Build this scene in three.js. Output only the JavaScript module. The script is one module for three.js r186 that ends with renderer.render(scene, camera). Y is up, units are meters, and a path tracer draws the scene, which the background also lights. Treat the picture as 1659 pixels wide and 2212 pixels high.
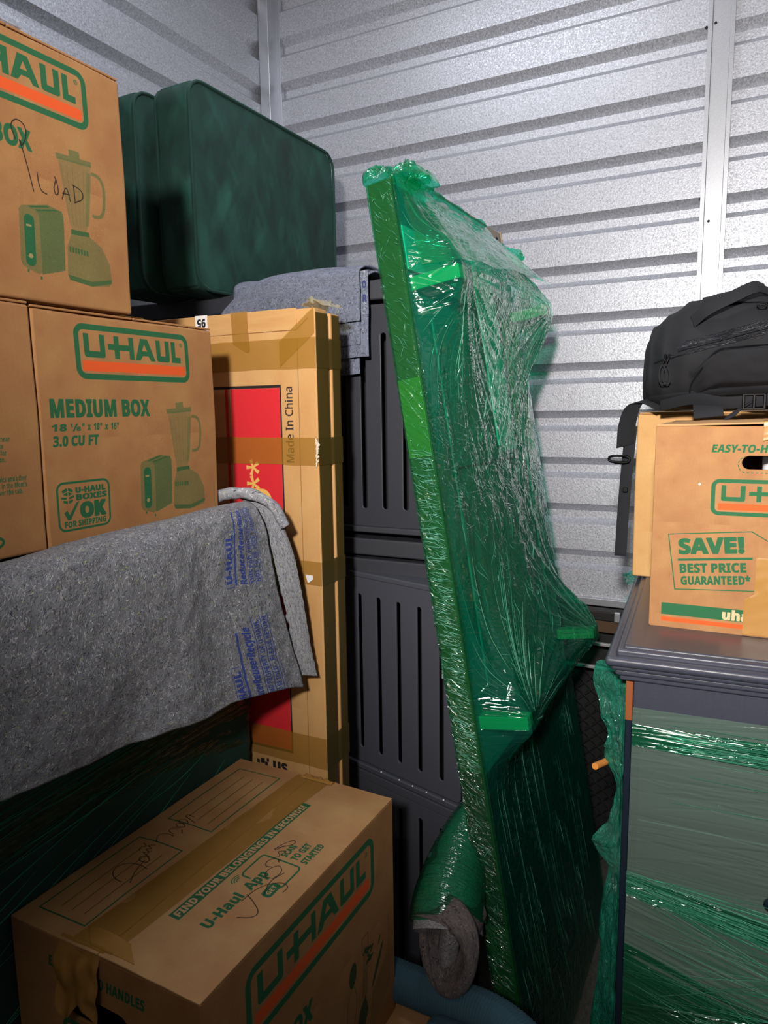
import * as THREE from 'three';
import { RoundedBoxGeometry } from 'three/addons/geometries/RoundedBoxGeometry.js';
import { mergeGeometries, mergeVertices } from 'three/addons/utils/BufferGeometryUtils.js';
import { ImprovedNoise } from 'three/addons/math/ImprovedNoise.js';
import { RectAreaLightUniformsLib } from 'three/addons/lights/RectAreaLightUniformsLib.js';
RectAreaLightUniformsLib.init();

// ---------------------------------------------------------------- camera, light, exposure
const EYE = 1.75;                       // eye height; coordinates below are written relative to the eye and lifted by EYE
const scene = new THREE.Scene();
const renderer = new THREE.WebGLRenderer({ antialias: true });
renderer.toneMapping = THREE.LinearToneMapping;
renderer.toneMappingExposure = 1.0;
renderer.shadowMap.enabled = true;
const camera = new THREE.PerspectiveCamera(71.0, 1659 / 2212, 0.05, 50);
camera.position.set(0, EYE, 0);
camera.up.set(-0.052, 0.99, -0.132).normalize();
camera.lookAt(-0.457 * 2, EYE - 0.141 * 2, -0.878 * 2);
scene.background = new THREE.Color(0.004, 0.004, 0.005);

const LAMP = [0.06, 0.52, 0.72];       // light placed from the cast shadows; its tripod and head are made up
const lamp = new THREE.SpotLight(0xfff8f0, 39.5, 0, 0.9, 1.0, 2);
lamp.position.set(LAMP[0], LAMP[1] + EYE, LAMP[2]);
lamp.target.position.set(LAMP[0] + 0.03, LAMP[1] + EYE + 0.2, LAMP[2] - 3);
lamp.castShadow = true; lamp.shadow.radius = 3.5; lamp.shadow.mapSize.set(2048, 2048);
scene.add(lamp, lamp.target);
const CEIL = [-1.1, 1.93, -1.7];         // added ceiling strip, out of view, to brighten the left wall
const strip = new THREE.RectAreaLight(0xf3f6ff, 40.0, 1.1, 0.12);
strip.position.set(CEIL[0], CEIL[1] + EYE, CEIL[2]);
strip.lookAt(CEIL[0], 0, CEIL[2]);
scene.add(strip);
const HALL = [0.1, 1.9, 1.5];           // added strip behind the photographer, for fill and film reflections
const hallFill = new THREE.RectAreaLight(0xfff3e2, 26.0, 1.1, 0.12);
hallFill.position.set(HALL[0], HALL[1] + EYE, HALL[2]);
hallFill.lookAt(HALL[0], 0, HALL[2]);
scene.add(hallFill);

// ---------------------------------------------------------------- helpers
let seedState = 7;
const rnd = () => { seedState = (seedState + 0x6d2b79f5) | 0; let t = Math.imul(seedState ^ (seedState >>> 15), 1 | seedState); t = (t + Math.imul(t ^ (t >>> 7), 61 | t)) ^ t; return ((t ^ (t >>> 14)) >>> 0) / 4294967296; };
const rr = (a, b) => a + (b - a) * rnd();
const perlin = new ImprovedNoise();
const N = (x, y = 0, z = 0) => perlin.noise(x + 31.7, y + 17.3, z + 5.1);
const clamp = (x, a = 0, b = 1) => Math.min(b, Math.max(a, x));
const smooth = (a, b, x) => { const t = clamp((x - a) / (b - a)); return t * t * (3 - 2 * t); };
const taken = new Map(), bases = new Map();
function numbered(n) { const k = taken.get(n) ?? 0; taken.set(n, k + 1); return k ? `${n}_${String(k).padStart(3, '0')}` : n; }
function thing(name, label, category, [x, y, z] = [0, 0, 0], turn = 0, group) {
  const o = new THREE.Group(); o.name = numbered(name); o.position.set(x, y + EYE, z); o.rotation.y = turn;
  o.userData = { label, category }; if (group) o.userData.group = group;
  bases.set(o, [x, y, z]); scene.add(o); return o;
}
function struct(name) { const o = new THREE.Group(); o.name = name; o.userData = { kind: 'structure' }; o.position.y = EYE; bases.set(o, [0, 0, 0]); scene.add(o); return o; }
function part(name, geo, mat, parent, label) {
  const m = new THREE.Mesh(geo, mat); m.name = name; m.castShadow = m.receiveShadow = true;
  if (label) m.userData.label = label;
  parent.add(m); return m;
}
// geometry given in eye coordinates, under an unturned root
function put(name, geo, mat, root, label) { const [x, y, z] = bases.get(root); geo.translate(-x, -y, -z); return part(name, geo, mat, root, label); }
const V = (x, y, z) => new THREE.Vector3(x, y, z);
const rbox = (w, h, d, r = 0.004, s = 2) => new RoundedBoxGeometry(w, h, d, s, Math.min(r, w / 2.01, h / 2.01, d / 2.01));
function rboxAt(x0, x1, y0, y1, z0, z1, r = 0.004, s = 2) { const g = rbox(x1 - x0, y1 - y0, z1 - z0, r, s); g.translate((x0 + x1) / 2, (y0 + y1) / 2, (z0 + z1) / 2); return g; }
function tube(points, r, seg = 24, rad = 8, closed = false) { return new THREE.TubeGeometry(new THREE.CatmullRomCurve3(points.map((p) => (p.isVector3 ? p : V(...p))), closed, 'centripetal'), seg, r, rad, closed); }
// surface from a function of (s,t) in 0..1
function grid(fn, nu, nv, uvScale = [1, 1]) {
  const pos = [], uv = [], idx = [];
  for (let j = 0; j <= nv; j++) for (let i = 0; i <= nu; i++) { const p = fn(i / nu, j / nv); pos.push(p.x, p.y, p.z); uv.push((i / nu) * uvScale[0], (1 - j / nv) * uvScale[1]); }
  for (let j = 0; j < nv; j++) for (let i = 0; i < nu; i++) { const a = j * (nu + 1) + i, b = a + 1, c = a + nu + 1, d = c + 1; idx.push(a, c, b, b, c, d); }
  const g = new THREE.BufferGeometry(); g.setAttribute('position', new THREE.Float32BufferAttribute(pos, 3)); g.setAttribute('uv', new THREE.Float32BufferAttribute(uv, 2)); g.setIndex(idx); g.computeVertexNormals(); return g;
}
// the same surface with a thickness: two skins and a rim
function solidGrid(fn, nu, nv, th, uvScale = [1, 1]) {
  const top = grid(fn, nu, nv, uvScale), p = top.attributes.position, n = top.attributes.normal, u = top.attributes.uv, count = p.count;
  const pos = [...p.array], uv = [...u.array], idx = [...top.index.array];
  for (let i = 0; i < count; i++) { pos.push(p.getX(i) - n.getX(i) * th, p.getY(i) - n.getY(i) * th, p.getZ(i) - n.getZ(i) * th); uv.push(u.getX(i), u.getY(i)); }
  for (let i = 0; i < top.index.count; i += 3) idx.push(top.index.array[i] + count, top.index.array[i + 2] + count, top.index.array[i + 1] + count);
  const rim = []; for (let i = 0; i < nu; i++) rim.push([i, i + 1]); for (let j = 0; j < nv; j++) rim.push([j * (nu + 1) + nu, (j + 1) * (nu + 1) + nu]);
  for (let i = nu; i > 0; i--) rim.push([nv * (nu + 1) + i, nv * (nu + 1) + i - 1]); for (let j = nv; j > 0; j--) rim.push([j * (nu + 1), (j - 1) * (nu + 1)]);
  for (const [a, b] of rim) idx.push(a, b, a + count, b, b + count, a + count);
  const g = new THREE.BufferGeometry(); g.setAttribute('position', new THREE.Float32BufferAttribute(pos, 3)); g.setAttribute('uv', new THREE.Float32BufferAttribute(uv, 2)); g.setIndex(idx); g.computeVertexNormals(); return g;
}
// Catmull-Rom patch through a table of points rows[j][i]
function patch(rows) {
  const cr = (a, b, c, d, t) => 0.5 * (2 * b + (c - a) * t + (2 * a - 5 * b + 4 * c - d) * t * t + (3 * b - a - 3 * c + d) * t * t * t);
  const along = (list, s) => { const n = list.length - 1, k = Math.min(n - 1, Math.floor(s * n)), t = s * n - k, g = (i) => list[clamp(i, 0, n)]; return [0, 1, 2].map((c) => cr(g(k - 1)[c], g(k)[c], g(k + 1)[c], g(k + 2)[c], t)); };
  return (s, t) => { const q = along(rows.map((r) => along(r, s)), t); return V(...q); };
}
function deform(geo, fn) { const p = geo.attributes.position, v = V(0, 0, 0); for (let i = 0; i < p.count; i++) { v.fromBufferAttribute(p, i); fn(v); p.setXYZ(i, v.x, v.y, v.z); } return geo; }
function seamless(geo) { // average normals over vertices that share a place
  geo.computeVertexNormals(); const p = geo.attributes.position, n = geo.attributes.normal, m = new Map();
  const key = (i) => `${Math.round(p.getX(i) * 2e4)},${Math.round(p.getY(i) * 2e4)},${Math.round(p.getZ(i) * 2e4)}`;
  for (let i = 0; i < p.count; i++) { const k = key(i), a = m.get(k) ?? [0, 0, 0]; a[0] += n.getX(i); a[1] += n.getY(i); a[2] += n.getZ(i); m.set(k, a); }
  for (let i = 0; i < p.count; i++) { const a = m.get(key(i)), l = Math.hypot(...a) || 1; n.setXYZ(i, a[0] / l, a[1] / l, a[2] / l); }
  return geo;
}
// box with rounded edges whose faces are pushed out at the middle; keeps the six material groups
function softBox(w, h, d, r, bulge = [0, 0, 0], seg = 16, wob = 0, metres = 0) {
  const g = new THREE.BoxGeometry(2, 2, 2, seg, seg, seg), H = [w / 2, h / 2, d / 2];
  const q = [1 / 6 * r / H[0], 1, 1];
  deform(g, (v) => {
    const a = [v.x, v.y, v.z].map((c, i) => { // the outer two steps make the rounding
      const s = Math.sign(c), k = Math.round(Math.abs(c) * seg / 2), full = seg / 2, rr_ = r;
      const inner = H[i] - rr_;
      return k >= full ? s * H[i] : k === full - 1 ? s * (inner + rr_ * 0.62) : k === full - 2 ? s * (inner + rr_ * 0.25) : s * inner * (k / (full - 3 || 1));
    });
    const c = a.map((x, i) => clamp(x, -(H[i] - r), H[i] - r)), e = a.map((x, i) => x - c[i]), l = Math.max(...e.map(Math.abs)), L = Math.hypot(...e) || 1;
    const out = c.map((x, i) => x + (e[i] / L) * l);
    const f = out.map((x, i) => x / H[i]);
    const push = [0, 1, 2].map((i) => { const [j, k] = [(i + 1) % 3, (i + 2) % 3]; return Math.sign(f[i]) * Math.pow(Math.abs(f[i]), 6) * bulge[i] * (1 - f[j] * f[j]) * (1 - f[k] * f[k]); });
    const wv = wob ? wob * N(out[0] * 5, out[1] * 5, out[2] * 5) : 0;
    v.set(out[0] + push[0] + wv * f[0], out[1] + push[1] + wv * f[1], out[2] + push[2] + wv * f[2]);
  });
  { // texture coordinates spread evenly over each face, whatever the spacing of its rows
    const p = g.attributes.position, u = g.attributes.uv, n = (seg + 1) * (seg + 1);
    for (let i = 0; i < p.count; i++) { const f = Math.floor(i / n), x = p.getX(i) / w + 0.5, y = p.getY(i) / h + 0.5, z = p.getZ(i) / d + 0.5; const [a, b] = [[1 - z, y], [z, y], [x, 1 - z], [x, z], [x, y], [1 - x, y]][f], [ka, kb] = metres ? [[d, h], [d, h], [w, d], [w, d], [w, h], [w, h]][f].map((q) => q / metres) : [1, 1]; u.setXY(i, a * ka, b * kb); }
  }
  return seamless(g);
}
function strands(list, sides = 4) { // thin gathered folds: [[points], radius] tapering at both ends, merged into one geometry
  return mergeGeometries(list.map(([pts, r, seg]) => { const c = new THREE.CatmullRomCurve3(pts), n = seg ?? 10, g = new THREE.TubeGeometry(c, n, r, sides), p = g.attributes.position, q = V(0, 0, 0), v = V(0, 0, 0);
    for (let i = 0; i <= n; i++) { c.getPointAt(i / n, q); const k = 0.15 + 0.85 * Math.sin(Math.PI * clamp(i / n, 0.04, 0.96)); for (let j = 0; j <= sides; j++) { const m = i * (sides + 1) + j; v.fromBufferAttribute(p, m).sub(q).multiplyScalar(k).add(q); p.setXYZ(m, v.x, v.y, v.z); } } g.computeVertexNormals(); return g; }));
}
function ribbon(points, width, dir, th = 0.0018) { // flat strap through points; dir = the way its width runs
  const c = new THREE.CatmullRomCurve3(points.map((p) => V(...p))), d = V(...dir).normalize();
  return solidGrid((s, t) => c.getPoint(t).addScaledVector(d, (s - 0.5) * width), 2, points.length * 8, th, [width * 10, c.getLength() * 10]);
}

// ---------------------------------------------------------------- textures
function canvas(w, h, draw) { const c = document.createElement('canvas'); c.width = w; c.height = h; const x = c.getContext('2d'); draw(x, w, h); return c; }
function tex(c, srgb = true, repeat) {
  const t = new THREE.CanvasTexture(c); t.magFilter = THREE.LinearFilter; t.minFilter = THREE.LinearMipmapLinearFilter; if (srgb) t.colorSpace = THREE.SRGBColorSpace; t.anisotropy = 8;
  if (repeat) { t.wrapS = t.wrapT = THREE.RepeatWrapping; t.repeat.set(...repeat); } return t;
}
const grey = (v) => `rgb(${v | 0},${v | 0},${v | 0})`;
const paper = canvas(512, 512, (x, w, h) => { // fibres and blotches of kraft board
  x.fillStyle = '#808080'; x.fillRect(0, 0, w, h);
  for (let i = 0; i < 260; i++) { const r = rr(20, 90), a = rr(0.015, 0.05), g = x.createRadialGradient(0, 0, 0, 0, 0, r); const c = rnd() < 0.5 ? '255,255,255' : '0,0,0'; g.addColorStop(0, `rgba(${c},${a})`); g.addColorStop(1, `rgba(${c},0)`); x.save(); x.translate(rr(0, w), rr(0, h)); x.fillStyle = g; x.fillRect(-r, -r, 2 * r, 2 * r); x.restore(); }
  for (let i = 0; i < 2600; i++) { x.strokeStyle = rnd() < 0.5 ? `rgba(255,240,220,${rr(0.03, 0.13)})` : `rgba(30,15,0,${rr(0.03, 0.13)})`; x.lineWidth = rr(0.6, 1.4); const a = rr(0, w), b = rr(0, h), t = rr(-0.5, 0.5) + (rnd() < 0.5 ? 0 : 1.5), l = rr(3, 12); x.beginPath(); x.moveTo(a, b); x.lineTo(a + Math.cos(t) * l, b + Math.sin(t) * l); x.stroke(); }
  for (let i = 0; i < w; i += 5) { x.fillStyle = `rgba(0,0,0,${rr(0.0, 0.035)})`; x.fillRect(i, 0, 2, h); }
});
function kraft(x, w, h, colour) {
  x.fillStyle = colour; x.fillRect(0, 0, w, h); x.save(); x.globalCompositeOperation = 'overlay'; x.globalAlpha = 0.9;
  for (let a = 0; a < w; a += 512) for (let b = 0; b < h; b += 512) x.drawImage(paper, a, b); x.restore();
}
const INK = '#20603a', ORANGE = '#e2571e', KRAFT = '#b98d5d', KRAFT_WARM_DIM = '#a67648', KRAFT_TAN = '#c79a62';  // the warm kraft is darkened to stand in for weaker light
function lettering(x, s, x0, y0, w, h, o = {}) { // text whose capitals fill the given rectangle
  x.save(); x.font = `${o.weight ?? 'bold'} 100px sans-serif`; x.textBaseline = 'alphabetic'; const m = x.measureText(s).width;
  x.translate(x0, y0 + h); if (o.slant) x.transform(1, 0, -o.slant, 1, 0, 0); x.scale(w / m, h / 71.4); x.fillStyle = o.fill ?? INK; x.fillText(s, 0, 0);
  if (o.heavy) { x.strokeStyle = o.fill ?? INK; x.lineWidth = o.heavy; x.lineJoin = 'round'; x.strokeText(s, 0, 0); } x.restore();
}
function rounded(x, a, b, w, h, r) { x.beginPath(); x.moveTo(a + r, b); x.lineTo(a + w - r, b); x.arcTo(a + w, b, a + w, b + r, r); x.lineTo(a + w, b + h - r); x.arcTo(a + w, b + h, a + w - r, b + h, r); x.lineTo(a + r, b + h); x.arcTo(a, b + h, a, b + h - r, r); x.lineTo(a, b + r); x.arcTo(a, b, a + r, b, r); x.closePath(); }
function logo(x, X, Y, W, H, k = 1) { // rounded frame, wide lettering with the dash running into the H, orange bar
  x.save(); x.strokeStyle = INK; x.lineWidth = H * 0.105; rounded(x, X + H * 0.05, Y + H * 0.05, W - H * 0.1, H * 0.9, H * 0.16); x.stroke();
  x.fillStyle = ORANGE; x.fillRect(X + W * 0.05, Y + H * 0.665, W * 0.9, H * 0.185);
  const a = X + W * 0.07, b = Y + H * 0.17, w = W * 0.845, h = H * 0.43, s = h * 0.27; x.fillStyle = INK;
  const R = (u0, v0, u1, v1) => x.fillRect(a + u0 * w, b + v0 * h, (u1 - u0) * w, (v1 - v0) * h), sw = s / w;
  const U = (u0, u1) => { x.strokeStyle = INK; x.lineWidth = s; x.lineJoin = 'round'; const i = sw / 2; x.beginPath(); x.moveTo(a + (u0 + i) * w, b); x.lineTo(a + (u0 + i) * w, b + h - s / 2); x.lineTo(a + (u1 - i) * w, b + h - s / 2); x.lineTo(a + (u1 - i) * w, b); x.stroke(); };
  U(0, 0.195); R(0.225, 0.36, 0.48, 0.62); R(0.285, 0, 0.285 + sw, 1); R(0.48 - sw, 0, 0.48, 1);
  x.beginPath(); for (const [u, v] of [[0.49, 1], [0.555, 0], [0.63, 0], [0.705, 1], [0.705 - sw * 1.05, 1], [0.68 - sw * 1.05, 0.78], [0.53 + sw * 0.85, 0.78], [0.49 + sw * 1.05, 1]]) x.lineTo(a + u * w, b + v * h); x.closePath();
  x.moveTo(a + 0.5925 * w, b + 0.24 * h); x.lineTo(a + 0.565 * w, b + 0.56 * h); x.lineTo(a + 0.62 * w, b + 0.56 * h); x.closePath(); x.fill('evenodd');
  U(0.72, 0.87); R(0.893, 0, 0.893 + sw, 1); R(0.893, 1 - s / h, 1.0, 1);
  x.strokeStyle = INK; x.lineWidth = H * 0.012; x.beginPath(); x.arc(X + W * 0.925, Y + H * 0.22, H * 0.035, 0, 7); x.stroke(); lettering(x, 'R', X + W * 0.925 - H * 0.017, Y + H * 0.2, H * 0.034, H * 0.04);
  x.restore();
}
function scrawl(x, paths, X, Y, W, H, lw, colour = 'rgba(35,22,14,0.9)') { x.save(); x.strokeStyle = colour; x.lineWidth = lw; x.lineCap = x.lineJoin = 'round'; for (const p of paths) { x.beginPath(); p.forEach(([a, b], i) => { const u = X + a * W, v = Y + b * H; if (!i) x.moveTo(u, v); else { const [c, d] = p[i - 1]; x.quadraticCurveTo(X + c * W, Y + d * H, X + (a + c) / 2 * W, Y + (b + d) / 2 * H); if (i === p.length - 1) x.lineTo(u, v); } }); x.stroke(); } x.restore(); }
function appliances(x, w, h) { // halftone print of a toaster and a blender
  const P = (pts, f) => { x.fillStyle = f; x.beginPath(); for (const [u, v] of pts) x.lineTo(u * w, v * h); x.closePath(); x.fill(); };
  const G = (a) => `rgba(52,92,50,${a})`;
  const L = (pts, a, lw) => { x.strokeStyle = G(a); x.lineWidth = lw * w; x.beginPath(); for (const [u, v] of pts) x.lineTo(u * w, v * h); x.stroke(); };
  // toaster
  P([[0.478, 0.66], [0.488, 0.645], [0.545, 0.648], [0.56, 0.665], [0.562, 0.885], [0.548, 0.893], [0.484, 0.872], [0.474, 0.85]], G(0.42));
  P([[0.545, 0.648], [0.66, 0.628], [0.668, 0.65], [0.665, 0.86], [0.562, 0.892], [0.56, 0.665]], G(0.68));
  P([[0.488, 0.645], [0.6, 0.617], [0.665, 0.63], [0.548, 0.65]], G(0.5)); P([[0.515, 0.641], [0.595, 0.622], [0.61, 0.626], [0.53, 0.645]], G(0.95)); P([[0.545, 0.648], [0.63, 0.628], [0.645, 0.631], [0.558, 0.652]], G(0.95));
  x.fillStyle = INK; rounded(x, 0.496 * w, 0.672 * h, 0.042 * w, 0.195 * h, 0.02 * w); x.fill(); x.fillStyle = '#9d8a5c'; x.beginPath(); x.arc(0.517 * w, 0.828 * h, 0.009 * w, 0, 7); x.fill(); x.fillRect(0.504 * w, 0.71 * h, 0.022 * w, 0.008 * h);
  for (const [u, v] of [[0.5, 0.88], [0.553, 0.9]]) { x.fillStyle = G(0.9); x.fillRect(u * w, v * h, 0.008 * w, 0.012 * h); }
  // blender jar, handle, base
  P([[0.66, 0.418], [0.815, 0.405], [0.795, 0.62], [0.775, 0.685], [0.705, 0.687], [0.69, 0.63]], G(0.24)); for (let i = 0; i < 6; i++) L([[0.672 + i * 0.026, 0.44], [0.698 + i * 0.016, 0.67]], 0.22, 0.003);
  P([[0.652, 0.402], [0.818, 0.392], [0.818, 0.414], [0.655, 0.424]], G(0.5)); P([[0.712, 0.372], [0.762, 0.368], [0.764, 0.396], [0.714, 0.399]], G(0.5)); P([[0.79, 0.44], [0.815, 0.44], [0.79, 0.66], [0.77, 0.66]], G(0.25));
  x.strokeStyle = G(0.5); x.lineWidth = 0.014 * w; x.beginPath(); x.moveTo(0.815 * w, 0.44 * h); x.bezierCurveTo(0.885 * w, 0.43 * h, 0.88 * w, 0.5 * h, 0.872 * w, 0.56 * h); x.bezierCurveTo(0.868 * w, 0.61 * h, 0.84 * w, 0.615 * h, 0.81 * w, 0.61 * h); x.stroke();
  P([[0.7, 0.688], [0.785, 0.685], [0.79, 0.703], [0.7, 0.708]], G(0.95)); P([[0.7, 0.705], [0.79, 0.702], [0.85, 0.735], [0.888, 0.8], [0.895, 0.875], [0.88, 0.892], [0.79, 0.905], [0.685, 0.893], [0.676, 0.872], [0.68, 0.76]], G(0.4));
  P([[0.676, 0.872], [0.79, 0.885], [0.895, 0.862], [0.893, 0.878], [0.79, 0.905], [0.685, 0.893]], G(0.75)); for (let i = 0; i < 7; i++) { x.fillStyle = G(0.9); x.fillRect((0.688 + i * 0.0135) * w, (0.758 + i * 0.0005) * h, 0.009 * w, 0.022 * h); }
  x.save(); x.globalCompositeOperation = 'soft-light'; for (let i = 0; i < 900; i++) { x.fillStyle = rnd() < 0.5 ? 'rgba(255,240,200,0.35)' : 'rgba(0,30,10,0.3)'; x.fillRect(rr(0.47, 0.9) * w, rr(0.38, 0.9) * h, 3, 3); } x.restore();
}
function mediumFace(x, w, h, kind) {
  kraft(x, w, h, KRAFT_WARM_DIM);
  logo(x, 0.183 * w, 0.04 * h, 0.64 * w, 0.232 * h); lettering(x, 'MEDIUM BOX', 0.043 * w, 0.361 * h, 0.506 * w, 0.07 * h, { heavy: 7 });
  lettering(x, '18', 0.046 * w, 0.461 * h, 0.07 * w, 0.028 * h, { heavy: 5, slant: 0.12 }); lettering(x, '1', 0.132 * w, 0.459 * h, 0.014 * w, 0.016 * h, { heavy: 6 }); lettering(x, '/', 0.142 * w, 0.461 * h, 0.02 * w, 0.03 * h, { heavy: 5, slant: 0.2 }); lettering(x, '8', 0.16 * w, 0.473 * h, 0.022 * w, 0.017 * h, { heavy: 6 });
  lettering(x, '"  x  18"  x  16"', 0.185 * w, 0.46 * h, 0.187 * w, 0.028 * h, { heavy: 5, slant: 0.12 });
  lettering(x, '3.0 CU FT', 0.048 * w, 0.51 * h, 0.215 * w, 0.041 * h, { heavy: 6, slant: 0.1 });
  appliances(x, w, h);
  if (kind !== 'load') { // shipping badge
    x.strokeStyle = INK; x.lineWidth = 0.009 * w; rounded(x, 0.05 * w, 0.705 * h, 0.25 * w, 0.2 * h, 0.03 * w); x.stroke();
    lettering(x, 'U-HAUL', 0.132 * w, 0.726 * h, 0.15 * w, 0.024 * h, { heavy: 9 }); lettering(x, 'BOXES', 0.132 * w, 0.757 * h, 0.155 * w, 0.024 * h, { heavy: 9 }); lettering(x, 'OK', 0.15 * w, 0.797 * h, 0.125 * w, 0.06 * h, { heavy: 13 }); lettering(x, 'FOR SHIPPING', 0.072 * w, 0.868 * h, 0.208 * w, 0.025 * h, { heavy: 6 });
    x.fillStyle = INK; x.beginPath(); for (const [u, v] of [[0.075, 0.83], [0.09, 0.82], [0.1, 0.84], [0.135, 0.79], [0.15, 0.785], [0.104, 0.862], [0.09, 0.862]]) x.lineTo(u * w, v * h); x.closePath(); x.fill();
    for (const pts of [[[0.07, 0.737], [0.093, 0.725], [0.097, 0.737], [0.075, 0.748]], [[0.1, 0.725], [0.122, 0.736], [0.118, 0.747], [0.099, 0.737]], [[0.075, 0.752], [0.096, 0.742], [0.096, 0.76]], [[0.1, 0.742], [0.12, 0.752], [0.1, 0.76]], [[0.068, 0.762], [0.094, 0.766], [0.088, 0.774], [0.066, 0.77]], [[0.1, 0.766], [0.124, 0.758], [0.127, 0.766], [0.105, 0.775]], [[0.073, 0.777], [0.095, 0.78], [0.095, 0.793], [0.076, 0.787]], [[0.1, 0.78], [0.12, 0.775], [0.118, 0.786], [0.1, 0.793]]]) { x.beginPath(); for (const [u, v] of pts) x.lineTo(u * w, v * h); x.closePath(); x.fill(); }
    x.fillStyle = 'rgba(32,96,58,0.7)'; for (let i = 0; i < 26; i++) x.fillRect(0.965 * w, (0.78 + i * 0.006) * h, 0.004 * w, 0.003 * h);
  } else {
    scrawl(x, [[[0.487, 0.405], [0.47, 0.355], [0.5, 0.325], [0.535, 0.345], [0.53, 0.395], [0.505, 0.43], [0.51, 0.41], [0.5, 0.4], [0.515, 0.44], [0.535, 0.53], [0.545, 0.58]], [[0.565, 0.505], [0.572, 0.57], [0.6, 0.577]], [[0.645, 0.51], [0.632, 0.545], [0.64, 0.572], [0.655, 0.56], [0.648, 0.515], [0.64, 0.5]], [[0.668, 0.578], [0.69, 0.515], [0.705, 0.578]], [[0.672, 0.555], [0.703, 0.553]], [[0.725, 0.51], [0.728, 0.576]], [[0.72, 0.51], [0.765, 0.52], [0.77, 0.555], [0.726, 0.578]]], 0, 0, w, h, 0.0045 * w);
  }
}
// ---------------------------------------------------------------- materials
const mapped = (draw, w, h, o = {}) => new THREE.MeshStandardMaterial({ map: tex(canvas(w, h, draw)), roughness: 0.82, bumpMap: paperBump, bumpScale: 0.0006, ...o });
const paperBump = tex(paper, false, [1, 1]);
const kraftMat = (c) => new THREE.MeshStandardMaterial({ map: tex(canvas(512, 512, (x, w, h) => kraft(x, w, h, c))), roughness: 0.82, bumpMap: paperBump, bumpScale: 0.0006 });
const M = {};
M.kraft = kraftMat(KRAFT); M.kraftWarmDim = kraftMat(KRAFT_WARM_DIM); M.kraftTan = kraftMat(KRAFT_TAN);
M.kraftEdge = new THREE.MeshStandardMaterial({ color: '#a0703f', roughness: 0.9 });
M.tape = new THREE.MeshPhysicalMaterial({ color: '#b0822c', roughness: 0.3, transparent: true, opacity: 0.3, specularIntensity: 0.8 });
M.tapeOliveShaded = new THREE.MeshPhysicalMaterial({ color: '#5a4d24', roughness: 0.3, transparent: true, opacity: 0.6, specularIntensity: 0.8 });  // olive tape, with the shade of the side face in its colour
M.tapeThick = new THREE.MeshPhysicalMaterial({ color: '#a87a3c', roughness: 0.4 });
// galvanised sheet: fine spangle in tone and in gloss
const spangle = canvas(512, 512, (x, w, h) => { const im = x.createImageData(w, h); for (let i = 0; i < w * h; i++) { const v = 222 + 52 * (rnd() - 0.5) + 22 * N((i % w) / 3.1, (i / w) / 3.1); im.data.set([v, v, v * 1.008, 255], i * 4); } x.putImageData(im, 0, 0); });
const gloss = canvas(512, 512, (x, w, h) => { const im = x.createImageData(w, h); for (let i = 0; i < w * h; i++) { const v = 135 + 90 * (rnd() - 0.5) + 40 * N((i % w) / 4, (i / w) / 4, 3); im.data.set([v, v, v, 255], i * 4); } x.putImageData(im, 0, 0); });
M.galv = new THREE.MeshPhysicalMaterial({ color: '#cccfd7', map: tex(spangle, true, [1, 1]), roughnessMap: tex(gloss, false, [1, 1]), roughness: 0.95, metalness: 0.6, bumpMap: tex(gloss, false, [1, 1]), bumpScale: 0.0008 });
M.post = new THREE.MeshStandardMaterial({ color: '#c9ccd2', map: tex(spangle, true, [4, 4]), roughness: 0.4, metalness: 0.75 });
M.concrete = new THREE.MeshStandardMaterial({ color: '#5f5c57', map: tex(spangle, true, [2, 2]), roughness: 0.9 });
M.ceiling = new THREE.MeshStandardMaterial({ color: '#8f9298', map: tex(spangle, true, [2, 2]), roughness: 0.7, metalness: 0.3 });
M.screw = new THREE.MeshStandardMaterial({ color: '#2c2a2e', roughness: 0.5, metalness: 0.7 });
// felt of the moving pads
const fibres = (x, w, h, n, base) => {
  x.fillStyle = base; x.fillRect(0, 0, w, h);
  for (let i = 0; i < n * 0.12; i++) { const r = rr(5, 22), v = rnd() < 0.5 ? 25 : 215; x.fillStyle = `rgba(${v},${v},${v + 8},${rr(0.02, 0.06)})`; x.beginPath(); x.arc(rr(0, w), rr(0, h), r, 0, 7); x.fill(); }
  for (let i = 0; i < n; i++) {
    const q = rnd(), a = rr(0, w), b = rr(0, h), l = rr(4, 15), t = rr(0, 6.3), k = rr(-6, 6);
    x.strokeStyle = q < 0.4 ? `rgba(18,20,28,${rr(0.25, 0.75)})` : q < 0.78 ? `rgba(232,232,232,${rr(0.3, 0.9)})` : q < 0.87 ? `rgba(70,86,128,${rr(0.3, 0.7)})` : q < 0.93 ? `rgba(130,84,84,${rr(0.2, 0.6)})` : q < 0.985 ? `rgba(160,170,104,${rr(0.2, 0.6)})` : `rgba(195,232,72,${rr(0.4, 0.85)})`;
    x.lineWidth = rr(0.8, 1.9); x.beginPath(); x.moveTo(a, b); x.quadraticCurveTo(a + Math.cos(t) * l / 2 + k, b + Math.sin(t) * l / 2 - k, a + Math.cos(t) * l, b + Math.sin(t) * l); x.stroke();
  }
};
const feltTile = canvas(1024, 1024, (x, w, h) => fibres(x, w, h, 17000, '#8c8e95'));
const feltBump = tex(feltTile, false, [1, 1]);
M.felt = new THREE.MeshStandardMaterial({ map: tex(feltTile, true, [1, 1]), bumpMap: feltBump, bumpScale: 0.0025, roughness: 1 });
M.feltBlue = new THREE.MeshStandardMaterial({ color: '#c6cde2', map: tex(feltTile, true, [1, 1]), bumpMap: feltBump, bumpScale: 0.0025, roughness: 1 });
M.feltPink = new THREE.MeshStandardMaterial({ color: '#a79894', map: tex(feltTile, true, [1, 1]), bumpMap: feltBump, bumpScale: 0.002, roughness: 1 });
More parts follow.
